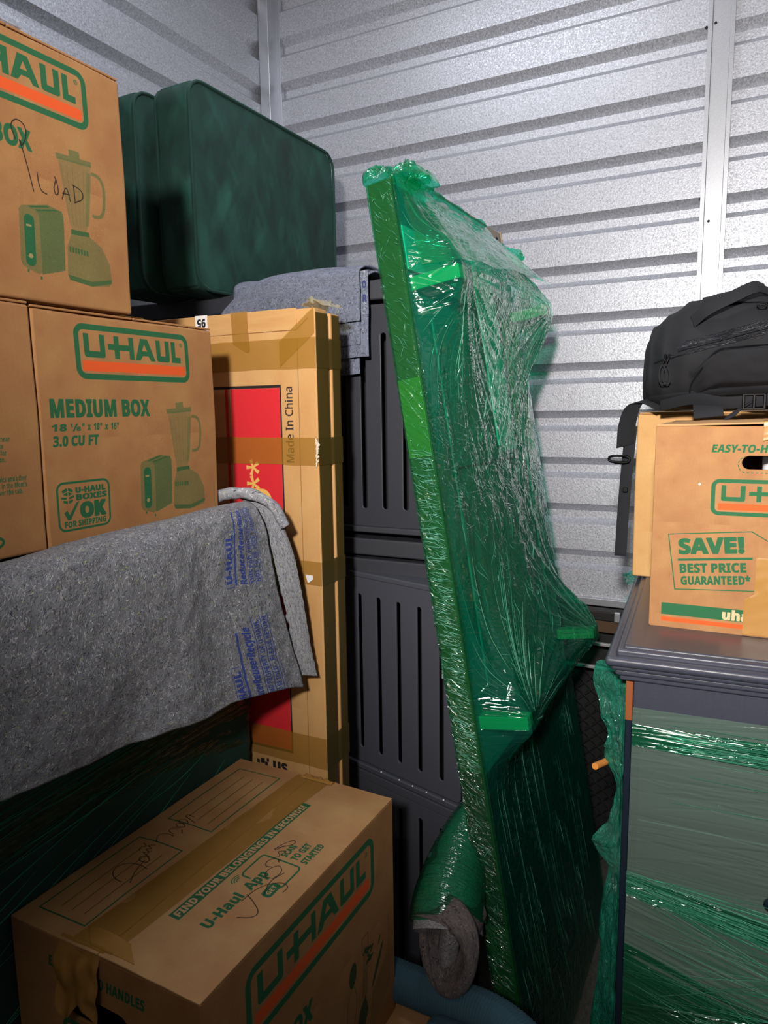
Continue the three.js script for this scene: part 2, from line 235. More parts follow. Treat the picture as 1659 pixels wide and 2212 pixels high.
const PAD = '#2b3f94';
M.padPrint = new THREE.MeshStandardMaterial({
  map: tex(canvas(2048, 1228, (x, w, h) => { // s runs to the right end, t hangs down
    fibres(x, w, h, 42000, '#7c7e86');
    const block = (cx, cy, s) => { x.save(); x.translate(cx, cy); x.rotate(-Math.PI / 2); x.scale(s, s); x.globalAlpha = 0.86;
      x.fillStyle = PAD; x.fillRect(-10, 40, 400, 14); x.strokeStyle = PAD; x.lineWidth = 3; x.strokeRect(-14, -34, 250, 66); lettering(x, 'U-HAUL', 0, -22, 215, 44, { fill: PAD, heavy: 8 });
      lettering(x, 'Reduce•Reuse•Recycle', -20, 84, 420, 46, { fill: PAD, heavy: 7, slant: 0.2 });
      x.fillRect(-30, 152, 470, 5); lettering(x, 'THIS PAD PROPERTY OF U-HAUL', -20, 166, 440, 32, { fill: PAD, heavy: 3 }); x.fillRect(-30, 208, 470, 5); lettering(x, 'NOT TO BE SOLD - PLEASE RETURN', -20, 222, 450, 32, { fill: PAD, heavy: 3 }); x.fillRect(-30, 264, 470, 5); lettering(x, '1-800-GO-U-HAUL', 20, 278, 200, 18, { fill: PAD, weight: 'normal' }); x.restore(); };
    block(1700, 1270, 0.8); block(1765, 800, 0.66);
    x.strokeStyle = 'rgba(20,24,48,0.8)'; x.lineWidth = 3; x.strokeRect(-30, 1000, 250, 300);
  })), bumpMap: tex(feltTile, false, [2, 1.2]), bumpScale: 0.0025, roughness: 1,
});
// green velvet with nap strokes
M.velvet = new THREE.MeshPhysicalMaterial({
  map: tex(canvas(1024, 1024, (x, w, h) => { x.fillStyle = '#0b332c'; x.fillRect(0, 0, w, h); for (let i = 0; i < 420; i++) { const r = rr(20, 120); x.save(); x.translate(rr(0, w), rr(0, h)); x.rotate(rr(-0.7, 0.7)); x.scale(rr(0.25, 0.7), rr(1, 2)); const g = x.createRadialGradient(0, 0, 0, 0, 0, r), c = rnd() < 0.5 ? '44,112,96' : '2,18,18', a = rr(0.04, 0.15); g.addColorStop(0, `rgba(${c},${a})`); g.addColorStop(0.7, `rgba(${c},${a * 0.8})`); g.addColorStop(1, `rgba(${c},0)`); x.fillStyle = g; x.fillRect(-r, -r, 2 * r, 2 * r); x.restore(); } })),
  roughness: 0.92, sheen: 0.35, sheenRoughness: 0.45, sheenColor: new THREE.Color('#3f8f7c'),
});
M.piping = new THREE.MeshPhysicalMaterial({ color: '#0b332c', roughness: 0.9, sheen: 0.5, sheenRoughness: 0.5, sheenColor: new THREE.Color('#3f8f7c') });
M.resin = new THREE.MeshStandardMaterial({ color: '#32343c', roughness: 0.5, bumpMap: tex(gloss, false, [6, 6]), bumpScale: 0.0003 });
M.resinLit = new THREE.MeshStandardMaterial({ color: '#484b55', roughness: 0.5, bumpMap: M.resin.bumpMap, bumpScale: 0.0003 });  // same resin, lightened to make up for weak lamp light low down
M.resinDark = new THREE.MeshStandardMaterial({ color: '#0d0e11', roughness: 0.7 });
// stretch film: thin, tinted, glossy; creases in the relief
function creaseMap(n, streak, ang) {
  return canvas(1024, 1024, (x, w, h) => { x.fillStyle = '#808080'; x.fillRect(0, 0, w, h);
    for (let i = 0; i < n; i++) { const a = rr(-60, w + 60), b = rr(-60, h + 60), l = rr(20, 150) * (streak ? 3 : 1), t = ang + rr(-1, 1) * (streak ? 0.16 : 1.3), lw = rr(1, streak ? 5 : 9), up = rnd() < 0.5, k = rr(-0.12, 0.12) * l;
      for (let j = 3; j > 0; j--) { x.strokeStyle = up ? `rgba(255,255,255,${0.16})` : `rgba(0,0,0,${0.16})`; x.lineWidth = lw * j / 2; x.beginPath(); x.moveTo(a, b); x.quadraticCurveTo(a + Math.cos(t) * l / 2 + k, b + Math.sin(t) * l / 2 + k, a + Math.cos(t) * l, b + Math.sin(t) * l); x.stroke(); } } });
}
const creases = creaseMap(2300, false, 0.9), streaks = creaseMap(2400, true, 0);
const film = (color, o = {}) => new THREE.MeshPhysicalMaterial({ color, transmission: 0.95, thickness: 0, roughness: 0.12, ior: 1.8, side: THREE.DoubleSide, ...o });
M.film = film(new THREE.Color(0.035, 0.7, 0.5), { bumpMap: tex(creases, false, [1.5, 1.5]), bumpScale: 0.003, roughness: 0.07 });
M.filmEdge = film(new THREE.Color(0.13, 0.58, 0.3), { bumpMap: tex(streaks, false, [3, 3]), bumpScale: 0.002, ior: 1.5, roughness: 0.08 });
M.filmSheer = film(new THREE.Color(0.12, 0.8, 0.54), { ior: 1.5, bumpMap: tex(creases, false, [1, 1]), bumpScale: 0.002, roughness: 0.07 });
M.filmSide = film(new THREE.Color(0.05, 0.6, 0.4), { transmission: 0.72, bumpMap: tex(creases, false, [3, 3]), bumpScale: 0.006, roughness: 0.1 });
M.filmStreak = film(new THREE.Color(0.1, 0.62, 0.38), { bumpMap: tex(streaks, false, [1, 1]), bumpScale: 0.004 });
M.filmClear = film(new THREE.Color(0.42, 0.6, 0.52), { transmission: 0.8, bumpMap: tex(streaks, false, [0.5, 0.7]), bumpScale: 0.002, roughness: 0.1, ior: 2.33 });
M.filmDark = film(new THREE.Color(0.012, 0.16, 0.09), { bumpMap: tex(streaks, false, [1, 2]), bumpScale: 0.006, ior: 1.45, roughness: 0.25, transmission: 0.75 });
M.pleat = new THREE.MeshPhysicalMaterial({ color: new THREE.Color(0.1, 0.55, 0.37), roughness: 0.1, ior: 2.0, transmission: 0.7, thickness: 0, side: THREE.DoubleSide });
M.pleatGlint = new THREE.MeshPhysicalMaterial({ color: new THREE.Color(0.26, 0.75, 0.56), roughness: 0.08, ior: 2.2, transmission: 0.5, thickness: 0, side: THREE.DoubleSide });  // paler film tint that puts glints into the colour
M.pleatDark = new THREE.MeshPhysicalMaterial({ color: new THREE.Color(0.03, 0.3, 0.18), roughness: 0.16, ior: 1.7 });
M.board = new THREE.MeshStandardMaterial({ color: '#76837c', roughness: 0.55 });
M.boardEdge = new THREE.MeshStandardMaterial({ color: '#75683f', roughness: 0.6 });
M.paleBoard = new THREE.MeshStandardMaterial({ color: '#dfe3da', roughness: 0.6 });
M.tanBoard = new THREE.MeshStandardMaterial({ color: '#b39a62', roughness: 0.7 });
M.legWood = new THREE.MeshStandardMaterial({ color: '#cfb67c', roughness: 0.5 });
M.bronze = new THREE.MeshStandardMaterial({ color: '#8a7c6a', roughness: 0.45, metalness: 0.35 });
M.navy = new THREE.MeshPhysicalMaterial({ color: '#3a3d4b', roughness: 0.34, clearcoat: 0.25, clearcoatRoughness: 0.25, bumpMap: tex(gloss, false, [2, 8]), bumpScale: 0.0002 });
M.navyDark = new THREE.MeshPhysicalMaterial({ color: '#141f2c', roughness: 0.4 });
M.nylon = new THREE.MeshStandardMaterial({ color: '#101219', roughness: 0.8, bumpMap: tex(gloss, false, [12, 12]), bumpScale: 0.0008 });
M.nylonShine = new THREE.MeshPhysicalMaterial({ color: '#23252c', roughness: 0.28, bumpMap: tex(streaks, false, [3, 3]), bumpScale: 0.003 });
M.plastic = new THREE.MeshPhysicalMaterial({ color: '#060608', roughness: 0.5, specularIntensity: 0.35 });
M.webbing = new THREE.MeshStandardMaterial({ color: '#12141b', roughness: 0.85 });
M.white = new THREE.MeshStandardMaterial({ color: '#e9e9ee', roughness: 0.5 });
M.corduroy = new THREE.MeshPhysicalMaterial({ color: '#3a5c6c', roughness: 0.95, sheen: 0.4, sheenRoughness: 0.5, sheenColor: new THREE.Color('#7fa6b8') });
M.meshSteel = new THREE.MeshStandardMaterial({ color: '#1d1a1a', roughness: 0.6, metalness: 0.3 });
M.brownWood = new THREE.MeshStandardMaterial({ color: '#4a3320', roughness: 0.7 });
M.rail = new THREE.MeshStandardMaterial({ color: '#9a9a9c', roughness: 0.5, metalness: 0.4 });
M.lampGlow = new THREE.MeshStandardMaterial({ color: '#ffffff', emissive: '#fff4e4', emissiveIntensity: 3 });
M.lampBody = new THREE.MeshStandardMaterial({ color: '#222326', roughness: 0.5 });
M.orangeWood = new THREE.MeshStandardMaterial({ color: '#d98a3c', roughness: 0.6 });
M.copperWood = new THREE.MeshStandardMaterial({ color: '#8a4a22', roughness: 0.55 });

// ---------------------------------------------------------------- the unit
const XL = -2.04, XR = 1.35, ZB = -2.85, ZF = 2.2, YF = -1.75, YC = 2.0;
function corrugated(length, y0, y1, phase, pitch = 0.1828, depth = 0.028, th = 0.0015) { // profile along y, extruded along x; proud side towards +z
  const pts = [], fr = [[0, 0], [0.16, -1], [0.32, -1], [0.44, 0]];
  for (let k = Math.floor((phase - y1) / pitch) - 1; ; k++) { const top = phase - k * pitch; if (top < y0 - pitch) break; for (const [f, d] of fr) { const y = top - f * pitch; if (y <= y1 && y >= y0) pts.push([y, d * depth]); } }
  pts.unshift([y1, pts[0][1]]); pts.push([y0, pts.at(-1)[1]]);
  const gs = [], pos = [], uv = [], idx = [], nrm = []; let n = 0;
  for (const off of [0, -th]) for (let i = 0; i < pts.length - 1; i++) { const [ya, za] = pts[i], [yb, zb] = pts[i + 1], l = Math.hypot(yb - ya, zb - za), nz = (ya - yb) / l, ny = (zb - za) / l, s = off ? -1 : 1;
    pos.push(0, ya, za + off, length, ya, za + off, 0, yb, zb + off, length, yb, zb + off); for (let k = 0; k < 4; k++) nrm.push(0, ny * s, nz * s); uv.push(0, ya, length, ya, 0, yb, length, yb);
    if (off) idx.push(n, n + 1, n + 2, n + 1, n + 3, n + 2); else idx.push(n, n + 2, n + 1, n + 1, n + 2, n + 3); n += 4; }
  const g = new THREE.BufferGeometry(); g.setAttribute('position', new THREE.Float32BufferAttribute(pos, 3)); g.setAttribute('normal', new THREE.Float32BufferAttribute(nrm, 3)); g.setAttribute('uv', new THREE.Float32BufferAttribute(uv, 2)); g.setIndex(idx); return g;
}
const WALL_BOTTOM = -0.75, PHASE = 0.352;
const wallBack = struct('wall_back');
part('backing_panel', rboxAt(XL - 0.1, XR + 0.1, YF, YC, ZB - 0.09, ZB - 0.045, 0.002), M.concrete, wallBack);
{ const a = corrugated(XR - XL, WALL_BOTTOM, YC, PHASE); a.translate(XL, 0, ZB); part('corrugated_sheet', a, M.galv, wallBack);
  part('bottom_track', rboxAt(XL, XR, WALL_BOTTOM - 0.03, WALL_BOTTOM, ZB - 0.02, ZB + 0.02, 0.003), M.post, wallBack); }
const wallLeft = struct('wall_left');
part('backing_panel', rboxAt(XL - 0.09, XL - 0.045, YF, YC, ZB - 0.09, ZF + 0.1, 0.002), M.concrete, wallLeft);
{ const a = corrugated(ZF - ZB, WALL_BOTTOM, YC, 1.612); a.rotateY(Math.PI / 2); a.translate(XL, 0, ZF); part('corrugated_sheet', a, M.galv, wallLeft); }
const wallRight = struct('wall_right'); part('backing_panel', rboxAt(XR + 0.045, XR + 0.09, YF, YC, ZB - 0.09, ZF + 0.1, 0.002), M.concrete, wallRight);
{ const a = corrugated(ZF - ZB, YF, YC, 0.3); a.rotateY(-Math.PI / 2); a.translate(XR, 0, ZB); part('corrugated_sheet', a, M.galv, wallRight); }
const wallFront = struct('wall_front'); part('backing_panel', rboxAt(XL - 0.09, XR + 0.09, YF, YC, ZF, ZF + 0.06, 0.002), M.ceiling, wallFront);
const floor = struct('floor'); part('slab', rboxAt(XL - 0.1, XR + 0.1, YF - 0.12, YF, ZB - 0.1, ZF + 0.1, 0.002), M.concrete, floor);
const ceiling = struct('ceiling'); part('deck', rboxAt(XL - 0.1, XR + 0.1, YC, YC + 0.1, ZB - 0.1, ZF + 0.1, 0.002), M.ceiling, ceiling);
const post = struct('trim_1');
part('post', rboxAt(XL, XL + 0.054, YF, YC, ZB - 0.03, ZB + 0.062, 0.005), M.post, post);
part('flange', rboxAt(XL + 0.05, XL + 0.075, YF, YC, ZB - 0.02, ZB + 0.004, 0.002), M.post, post);
const stud = struct('trim_2');
{ const w = 0.04, d = -0.032; const s = new THREE.Shape([[-w, 0], [-w, d], [-w + 0.011, d], [-w + 0.013, d + 0.008], [w - 0.013, d + 0.008], [w - 0.011, d], [w, d], [w, 0]].map(([a, b]) => new THREE.Vector2(a, b)));
  const g = new THREE.ExtrudeGeometry(s, { depth: YC - YF, bevelEnabled: true, bevelSize: 0.0012, bevelThickness: 0.001, bevelSegments: 1 }); g.rotateX(-Math.PI / 2); g.translate(-0.178, YF, ZB);
  part('channel', g, M.post, stud);
  const sg = new THREE.LatheGeometry([[0, 0.004], [0.003, 0.0035], [0.0045, 0.001], [0.0045, 0], [0.0015, -0.004], [0, -0.01]].map(([a, b]) => new THREE.Vector2(a, b)), 10); sg.rotateX(Math.PI / 2);
  for (const [x, y, z] of [[-0.196, 1.26, 0.026], [-0.226, 1.262, 0.004], [-0.2225, 0.71, 0.004], [-0.19, 0.628, 0.026]]) { const m = part('screw', sg, M.screw, stud); m.position.set(x, y, ZB + z); }
}
// ---------------------------------------------------------------- steel mesh rack at the foot of the back wall
{
  const R = thing('mesh_rack', 'black steel rack with mesh front and pale rails below the metal wall', 'rack', [-0.35, YF, -2.66]);
  for (const x of [-1.1, 0.4]) for (const z of [-2.74, -2.6]) put('post', rboxAt(x - 0.015, x + 0.015, YF, -0.765, z - 0.015, z + 0.015, 0.003), M.meshSteel, R);
  put('top_bar', rboxAt(-1.12, 0.42, -0.8, -0.765, -2.76, -2.7, 0.004), M.meshSteel, R);
  put('wooden_slat', rboxAt(-1.1, 0.4, -0.85, -0.803, -2.735, -2.715, 0.003), M.brownWood, R);
  for (const [y, z] of [[-0.858, -2.6], [-0.94, -2.58]]) put('rail', rboxAt(-1.12, 0.42, y - 0.006, y + 0.006, z - 0.008, z + 0.008, 0.003), M.rail, R);
  put('shade_panel', rboxAt(-1.1, 0.4, YF + 0.02, -0.86, -2.735, -2.725, 0.002), M.resinDark, R);  // dark sheet added to stand in for shade behind the mesh
  put('bracket', rboxAt(-0.442, -0.42, -0.8, -0.762, -2.71, -2.695, 0.003), M.post, R);
  const strands = []; const pitch = 0.052, rowH = 0.024;
  for (let r = 0; r < 32; r++) { const y = -0.95 - r * rowH, pts = []; for (let i = 0; i <= 56; i++) pts.push(V(-1.1 + i * pitch / 2, y + ((i + r) % 2 ? rowH * 0.5 : -rowH * 0.5), -2.6 + ((i + r) % 2 ? 0.002 : -0.002))); strands.push(new THREE.TubeGeometry(new THREE.CatmullRomCurve3(pts), 112, 0.0016, 4)); }
  const m = put('expanded_mesh', mergeGeometries(strands), M.meshSteel, R); m.userData.kind = 'stuff';
}
// ---------------------------------------------------------------- black slatted bins
function slottedPanel(w, h, th, slots, mat, r = 0.012) { // lower-left corner at 0,0; slots [x, y0, y1]
  const s = new THREE.Shape(); s.moveTo(r, 0); s.lineTo(w - r, 0); s.quadraticCurveTo(w, 0, w, r); s.lineTo(w, h - r); s.quadraticCurveTo(w, h, w - r, h); s.lineTo(r, h); s.quadraticCurveTo(0, h, 0, h - r); s.lineTo(0, r); s.quadraticCurveTo(0, 0, r, 0);
  for (const [x, a, b] of slots) { const k = 0.0098, p = new THREE.Path(); p.moveTo(x - k, a); p.lineTo(x - k, b); p.absarc(x, b, k, Math.PI, 0, true); p.lineTo(x + k, a); p.absarc(x, a, k, 0, Math.PI, true); s.holes.push(p); }
  const g = new THREE.ExtrudeGeometry(s, { depth: th, bevelEnabled: true, bevelSize: 0.0015, bevelThickness: 0.0015, bevelSegments: 2, curveSegments: 8 }); g.translate(0, 0, -th); return g;
}
{
  const R = thing('slatted_bin', 'tall black resin bin with vertical slots, under the small folded pad', 'storage bin', [-1.4, YF + 0.0, -1.8]);
  const x0 = -2.0, x1 = -0.785, zf = -1.8;
  put('carcass', rboxAt(x0, x1 - 0.004, -0.5, 0.345, -2.42, zf - 0.09, 0.006), M.resinDark, R); put('carcass', rboxAt(x0, x1 - 0.004, YF, -0.5, -2.42, -2.02, 0.006), M.resinDark, R);
  put('top_rail', rboxAt(x0, x1, 0.298, 0.352, -2.42, zf + 0.012, 0.006), M.resin, R);
  const slots = []; for (let x = -0.868; x > -1.95; x -= 0.0655) slots.push([x - x0, 0.06 + 0.0, 0.06 + 0.475]);
  const p = slottedPanel(x1 - x0, 0.62, 0.0035, slots); p.translate(x0, -0.333, zf - 0.004); put('slotted_panel', p, M.resin, R);
  put('lip', rboxAt(x0, x1, -0.35, -0.332, zf - 0.05, zf + 0.012, 0.004), M.resin, R);
  put('shelf_bar', rboxAt(x0, x1, -0.416, -0.367, zf - 0.06, zf + 0.016, 0.005), M.resin, R);
  put('shelf_bar', rboxAt(x0, x1, -0.477, -0.424, zf - 0.06, zf + 0.026, 0.005), M.resin, R);
  put('lower_panel', rboxAt(x0, x1, YF, -0.478, -2.02, -2.0, 0.004), M.resinDark, R);
}
{
  const th = 15.5 * Math.PI / 180, R = thing('slatted_bin', 'black resin bin turned slightly, standing in front of the taller slotted bin', 'storage bin', [-0.62, YF, -1.66], -th);
  const y = (v) => v - YF, W = 0.62, XE = -0.035; // local: x to the left is negative, front face at z = 0
  part('carcass', rboxAt(-W, XE - 0.006, 0, y(-0.5), -0.1, -0.07, 0.004), M.resinDark, R);
  const tiers = [[-1.04, -0.478, -0.99, -0.535], [-1.72, -1.1, -1.66, -1.147]];
  for (const [b, t, sb, st] of tiers) { const slots = []; for (let x = -0.097; x > -W + 0.03; x -= 0.0752) slots.push([x + W, sb - b, st - b]); const p = slottedPanel(W + XE, t - b, 0.0035, slots); p.translate(-W, y(b), 0); part('slotted_panel', p, M.resinLit, R); }
  part('lip', rboxAt(-W, XE, y(-1.062), y(-1.045), -0.05, 0.012, 0.004), M.resinLit, R);
  part('lip', rboxAt(-W, XE, y(-1.098), y(-1.07), -0.06, 0.004, 0.004), M.resinLit, R);
  part('top_ledge', rboxAt(-W, XE, y(-0.478), y(-0.462), -0.09, 0.004, 0.004), M.resinLit, R);
  for (const x of [-0.08, -0.14, -0.19, -0.24, -0.31]) { const b = part('burr', new THREE.OctahedronGeometry(0.0026, 1), M.white, R); b.position.set(x, y(-1.043), 0.013); }
  const tag = part('label_card', rboxAt(-0.21, -0.13, y(-0.74), y(-0.545), -0.066, -0.064, 0.0005), new THREE.MeshStandardMaterial({ map: tex(canvas(128, 256, (x, w, h) => { x.fillStyle = '#5f7d6c'; x.fillRect(0, 0, w, 110); x.fillStyle = '#b9bfc2'; x.fillRect(0, 110, w, h); x.fillStyle = '#333'; for (let i = 0; i < 9; i++) x.fillRect(8, 130 + i * 13, 100, 3); })), roughness: 0.7 }), R);
}
// ---------------------------------------------------------------- sofa under the pad, wrapped in film
{
  const R = thing('wrapped_sofa', 'dark sofa bound in green stretch film, mostly hidden below the gray moving pad', 'sofa', [-1.5, YF, -0.6]);
  const s = new THREE.Shape([[-1.93, YF], [-1.93, -0.3], [-1.9, -0.262], [-1.12, -0.262], [-1.07, -0.275], [-1.045, -0.32], [-1.045, -0.5], [-1.08, -0.62], [-1.15, -0.72], [-1.16, YF]].map(([a, b]) => new THREE.Vector2(a, b)));
  const g = new THREE.ExtrudeGeometry(s, { depth: 1.62, bevelEnabled: true, bevelSize: 0.012, bevelThickness: 0.012, bevelSegments: 3 }); g.translate(0, 0, -1.4); put('upholstery', g, M.velvet, R);
  const prof = [[-1.03, -0.34], [-1.03, -0.5], [-1.07, -0.62], [-1.128, -0.72], [-1.142, -0.85], [-1.144, -1.2], [-1.145, -1.72]];
  const c = new THREE.CatmullRomCurve3(prof.map(([x, y]) => V(x, y, 0)));
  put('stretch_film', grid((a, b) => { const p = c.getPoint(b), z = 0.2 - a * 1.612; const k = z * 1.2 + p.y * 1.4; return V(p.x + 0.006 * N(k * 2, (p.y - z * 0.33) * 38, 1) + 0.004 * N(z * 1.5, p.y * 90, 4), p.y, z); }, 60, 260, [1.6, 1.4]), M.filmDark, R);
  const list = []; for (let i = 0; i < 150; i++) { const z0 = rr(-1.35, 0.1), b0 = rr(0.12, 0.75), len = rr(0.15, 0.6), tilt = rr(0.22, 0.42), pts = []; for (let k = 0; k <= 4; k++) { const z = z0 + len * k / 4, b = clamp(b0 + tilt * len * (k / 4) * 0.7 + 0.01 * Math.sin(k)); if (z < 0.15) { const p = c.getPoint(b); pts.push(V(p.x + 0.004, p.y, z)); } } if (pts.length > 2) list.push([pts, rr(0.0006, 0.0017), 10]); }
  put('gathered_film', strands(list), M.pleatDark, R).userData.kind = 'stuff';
}
// ---------------------------------------------------------------- the three moving cartons on the sofa
const boxLabel = {};
const dryerFace = (x, w, h) => { kraft(x, w, h, KRAFT_WARM_DIM);
  const rows = ['Load washer and dryer near', 'front, on the opposite', 'side of refrigerator for', 'even distribution.'], r2 = ['Load electronics and other', "fragile items in the Mom's", 'Attic area over the cab.'];
  x.font = 'bold 100px sans-serif'; const right = (s, ux, uy) => { const m = x.measureText(s).width, k = 0.02 * h / 71.4 * 0.62; x.save(); x.translate(ux * w - m * k, uy * h); x.scale(k, 0.02 * h / 71.4); x.fillStyle = INK; x.fillText(s, 0, 0); x.restore(); };
  rows.forEach((s, i) => right(s, [0.872, 0.845, 0.855, 0.85][i], 0.54 + i * 0.026)); r2.forEach((s, i) => right(s, [0.93, 0.93, 0.91][i], 0.695 + i * 0.026));
  logo(x, 0.1 * w, 0.05 * h, 0.5 * w, 0.18 * h); x.strokeStyle = INK; x.lineWidth = 0.01 * w; x.beginPath(); x.ellipse(0.7 * w, 0.93 * h, 0.12 * w, 0.035 * h, 0, 0, 7); x.stroke(); };
function carton(label, [x, y, z], [w, h, d], face, o = {}) { // x,y,z: middle of the foot
  const R = thing('moving_box', label, 'box', [x, y, z], o.turn ?? 0);
  const side = o.side ?? M.kraftWarmDim, mats = [face ?? side, side, side, side, o.front ?? side, side];
  const b = part('body', softBox(w, h - 0.006, d, 0.005, o.bulge ?? [0.006, 0.002, 0.004], 16, 0.002), mats, R); b.position.y = (h - 0.006) / 2;
  for (const s of [-1, 1]) { const f = part('flap', rbox(w - 0.004, 0.004, d / 2 - 0.003, 0.0016), side, R); f.position.set(0, h - 0.003, s * d / 4); }
  part('packing_tape', rbox(w + 0.0015, 0.0008, 0.05, 0.0003, 1), M.tape, R).position.set(0, h + 0.0002, 0);
  return R;
}
const medW = 1024, medH = 982;
const faceMedium = mapped((x, w, h) => mediumFace(x, w, h, 'badge'), medW, medH);
const faceLoad = mapped((x, w, h) => mediumFace(x, w, h, 'load'), medW, medH);
const faceDryer = mapped(dryerFace, 768, 736);
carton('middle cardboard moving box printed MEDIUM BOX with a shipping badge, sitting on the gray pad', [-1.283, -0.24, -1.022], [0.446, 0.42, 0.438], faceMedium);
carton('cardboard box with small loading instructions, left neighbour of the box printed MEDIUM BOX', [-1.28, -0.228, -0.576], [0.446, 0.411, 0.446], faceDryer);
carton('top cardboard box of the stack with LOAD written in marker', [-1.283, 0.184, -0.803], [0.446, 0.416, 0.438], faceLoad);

// ---------------------------------------------------------------- tall two-part carton
{
  const R = thing('flat_pack_carton', 'tall flat tan carton with a red printed panel reading Made In China', 'carton', [-1.2, YF, -1.505]);
  const xl = -1.52, xr = -0.93, top = 0.238, W = xr - xl, H = top - YF, P = 1024 / W, ph = 2048;
  const face = mapped((x, w, h) => {
    kraft(x, w, h, KRAFT_TAN); const X = (v) => (v - xl) / W * w, Y = (v) => (top - v) / H * h;
    const rx0 = X(-1.5), rx1 = X(-1.034), ry0 = Y(0.06), ry1 = Y(-0.88);
    x.strokeStyle = '#1c1416'; x.lineWidth = 7; x.strokeRect(rx0, ry0, rx1 - rx0, ry1 - ry0);
    x.fillStyle = '#d2202b'; x.fillRect(X(-1.204), ry0 + 4, X(-1.195) - X(-1.204), ry1 - ry0 - 8); x.fillRect(X(-1.186), ry0 + 4, rx1 - X(-1.186) - 4, ry1 - ry0 - 8);
    const up = (s, xBase, yStart, len, cap, o) => { x.save(); x.translate(X(xBase), Y(yStart)); x.rotate(-Math.PI / 2); x.scale(h / H / (w / W), 1); lettering(x, s, 0, -cap, len * (w / W), cap, o); x.restore(); };
    up('Made In China', -1.0, -0.127, 0.187, X(0.021) - X(0), { fill: '#2a2022', weight: 'normal', heavy: 3 });
    // letter U and two asterisks, reading upwards
    x.strokeStyle = '#e6b45e'; x.lineCap = 'butt'; x.lineWidth = 17; x.beginPath(); x.moveTo(X(-1.143), Y(-0.2)); x.lineTo(X(-1.1), Y(-0.2)); x.bezierCurveTo(X(-1.065), Y(-0.2), X(-1.065), Y(-0.258), X(-1.1), Y(-0.258)); x.lineTo(X(-1.143), Y(-0.258)); x.stroke();
    x.beginPath(); x.ellipse(X(-1.1), Y(-0.35), X(0.04) - X(0), Y(0) - Y(0.05), 0, 0, 7); x.stroke();
    for (const yy of [-0.139, -0.18]) for (let k = 0; k < 5; k++) { x.save(); x.translate(X(-1.125), Y(yy)); x.scale(1, 0.6); x.rotate(k * 6.283 / 5 - 1.57); x.fillStyle = '#e6b45e'; x.beginPath(); x.moveTo(-4, 0); x.lineTo(-9, -36); x.lineTo(9, -36); x.lineTo(4, 0); x.fill(); x.restore(); }
    x.fillStyle = '#1c1a1c'; for (const [a, b, k] of [[-1.15, -0.922, 1], [-1.137, -0.917, 1.3], [-1.124, -0.925, 1], [-1.143, -0.935, 1.2], [-1.13, -0.937, 1.2], [-1.118, -0.915, 0.8], [-1.155, -0.938, 0.7]]) x.fillRect(X(a), Y(b), 16 * k, 11 * k);
    lettering(x, 'US', X(-1.1), Y(-0.918), 84, 26, { fill: '#1c1a1c', heavy: 8 }); x.strokeStyle = 'rgba(90,60,30,0.55)'; x.lineWidth = 3; x.beginPath(); x.moveTo(X(-0.981), Y(0.17)); x.lineTo(X(-0.985), Y(-1.7)); x.stroke();
    x.beginPath(); x.moveTo(X(-1.3), Y(0.192)); x.lineTo(X(-0.983), Y(0.19)); x.lineTo(X(-0.95), Y(0.215)); x.stroke();
  }, 1024, ph);
  const mats = [M.kraftTan, M.kraftTan, M.kraftTan, M.kraftTan, face, M.kraftTan];
  const shell = (z0, z1, nm) => { const g = softBox(W, H, z1 - z0, 0.004, [0.002, 0.001, 0.003], 16, 0.0015); g.translate((xl + xr) / 2, (top + YF) / 2, (z0 + z1) / 2); put(nm, g, mats, R); };
  shell(-1.506, -1.452, 'front_tray');
  { const g = softBox(W, H - 0.006, 0.042, 0.004, [0.002, 0.001, 0.002], 16, 0.0015); g.translate((xl + xr) / 2, (top + YF) / 2 - 0.003, -1.541); put('rear_tray', g, M.kraftTan, R); }
  put('inner_board', rboxAt(xl + 0.01, xr - 0.008, YF, top - 0.012, -1.53, -1.5, 0.002), M.kraftEdge, R);
  put('top_flap', rboxAt(xl, xr - 0.05, 0.19, top + 0.0025, -1.4515, -1.4485, 0.0012), M.kraftTan, R);
  // tape bands round the front and the right side, each torn a little differently
  const band = (y0, y1, xs, side = true, mat = M.tape) => { put('packing_tape', solidGrid((s, t) => V(xs + (xr + 0.001 - xs) * s, y1 + (y0 - y1) * t + 0.002 * N(s * 9, t * 2, y0), -1.4483 + 0.0012 * N(s * 20, t * 8, y0)), 40, 4, 0.0006), mat, R);
    if (side) put('packing_tape', solidGrid((s, t) => V(xr + 0.0038, y1 + (y0 - y1) * t, -1.449 - s * 0.112), 8, 3, 0.0006), M.tapeOliveShaded, R); };
  band(0.1, 0.171, xl); band(-0.13, -0.064, xl); band(-0.425, -0.366, xl); band(-0.905, -0.822, xl);
  for (const [z0, z1] of [[-1.4515, -1.503], [-1.523, -1.558]]) put('side_tape', solidGrid((s, t) => V(xr + 0.0028 + 0.0006 * N(s * 3, t * 40), top - 0.01 - t * (H - 0.02), z0 + (z1 - z0) * s), 6, 60, 0.0006), M.tapeOliveShaded, R, 'olive tape along the right side, darkened for the shade there');
  put('tape_strip', solidGrid((s, t) => V(-1.172 + 0.05 * s + 0.004 * t, 0.243 - 0.1 * t * (1 - 0.28 * Math.abs(s - 0.85)), -1.4455 + 0.001 * N(s * 4, t * 6)), 8, 16, 0.0006), M.tape, R);
  put('corner_tape', solidGrid((s, t) => V(-1.03 + 0.1 * s, 0.165 + 0.075 * s - 0.06 * t, -1.4465), 10, 4, 0.0006), M.tape, R);
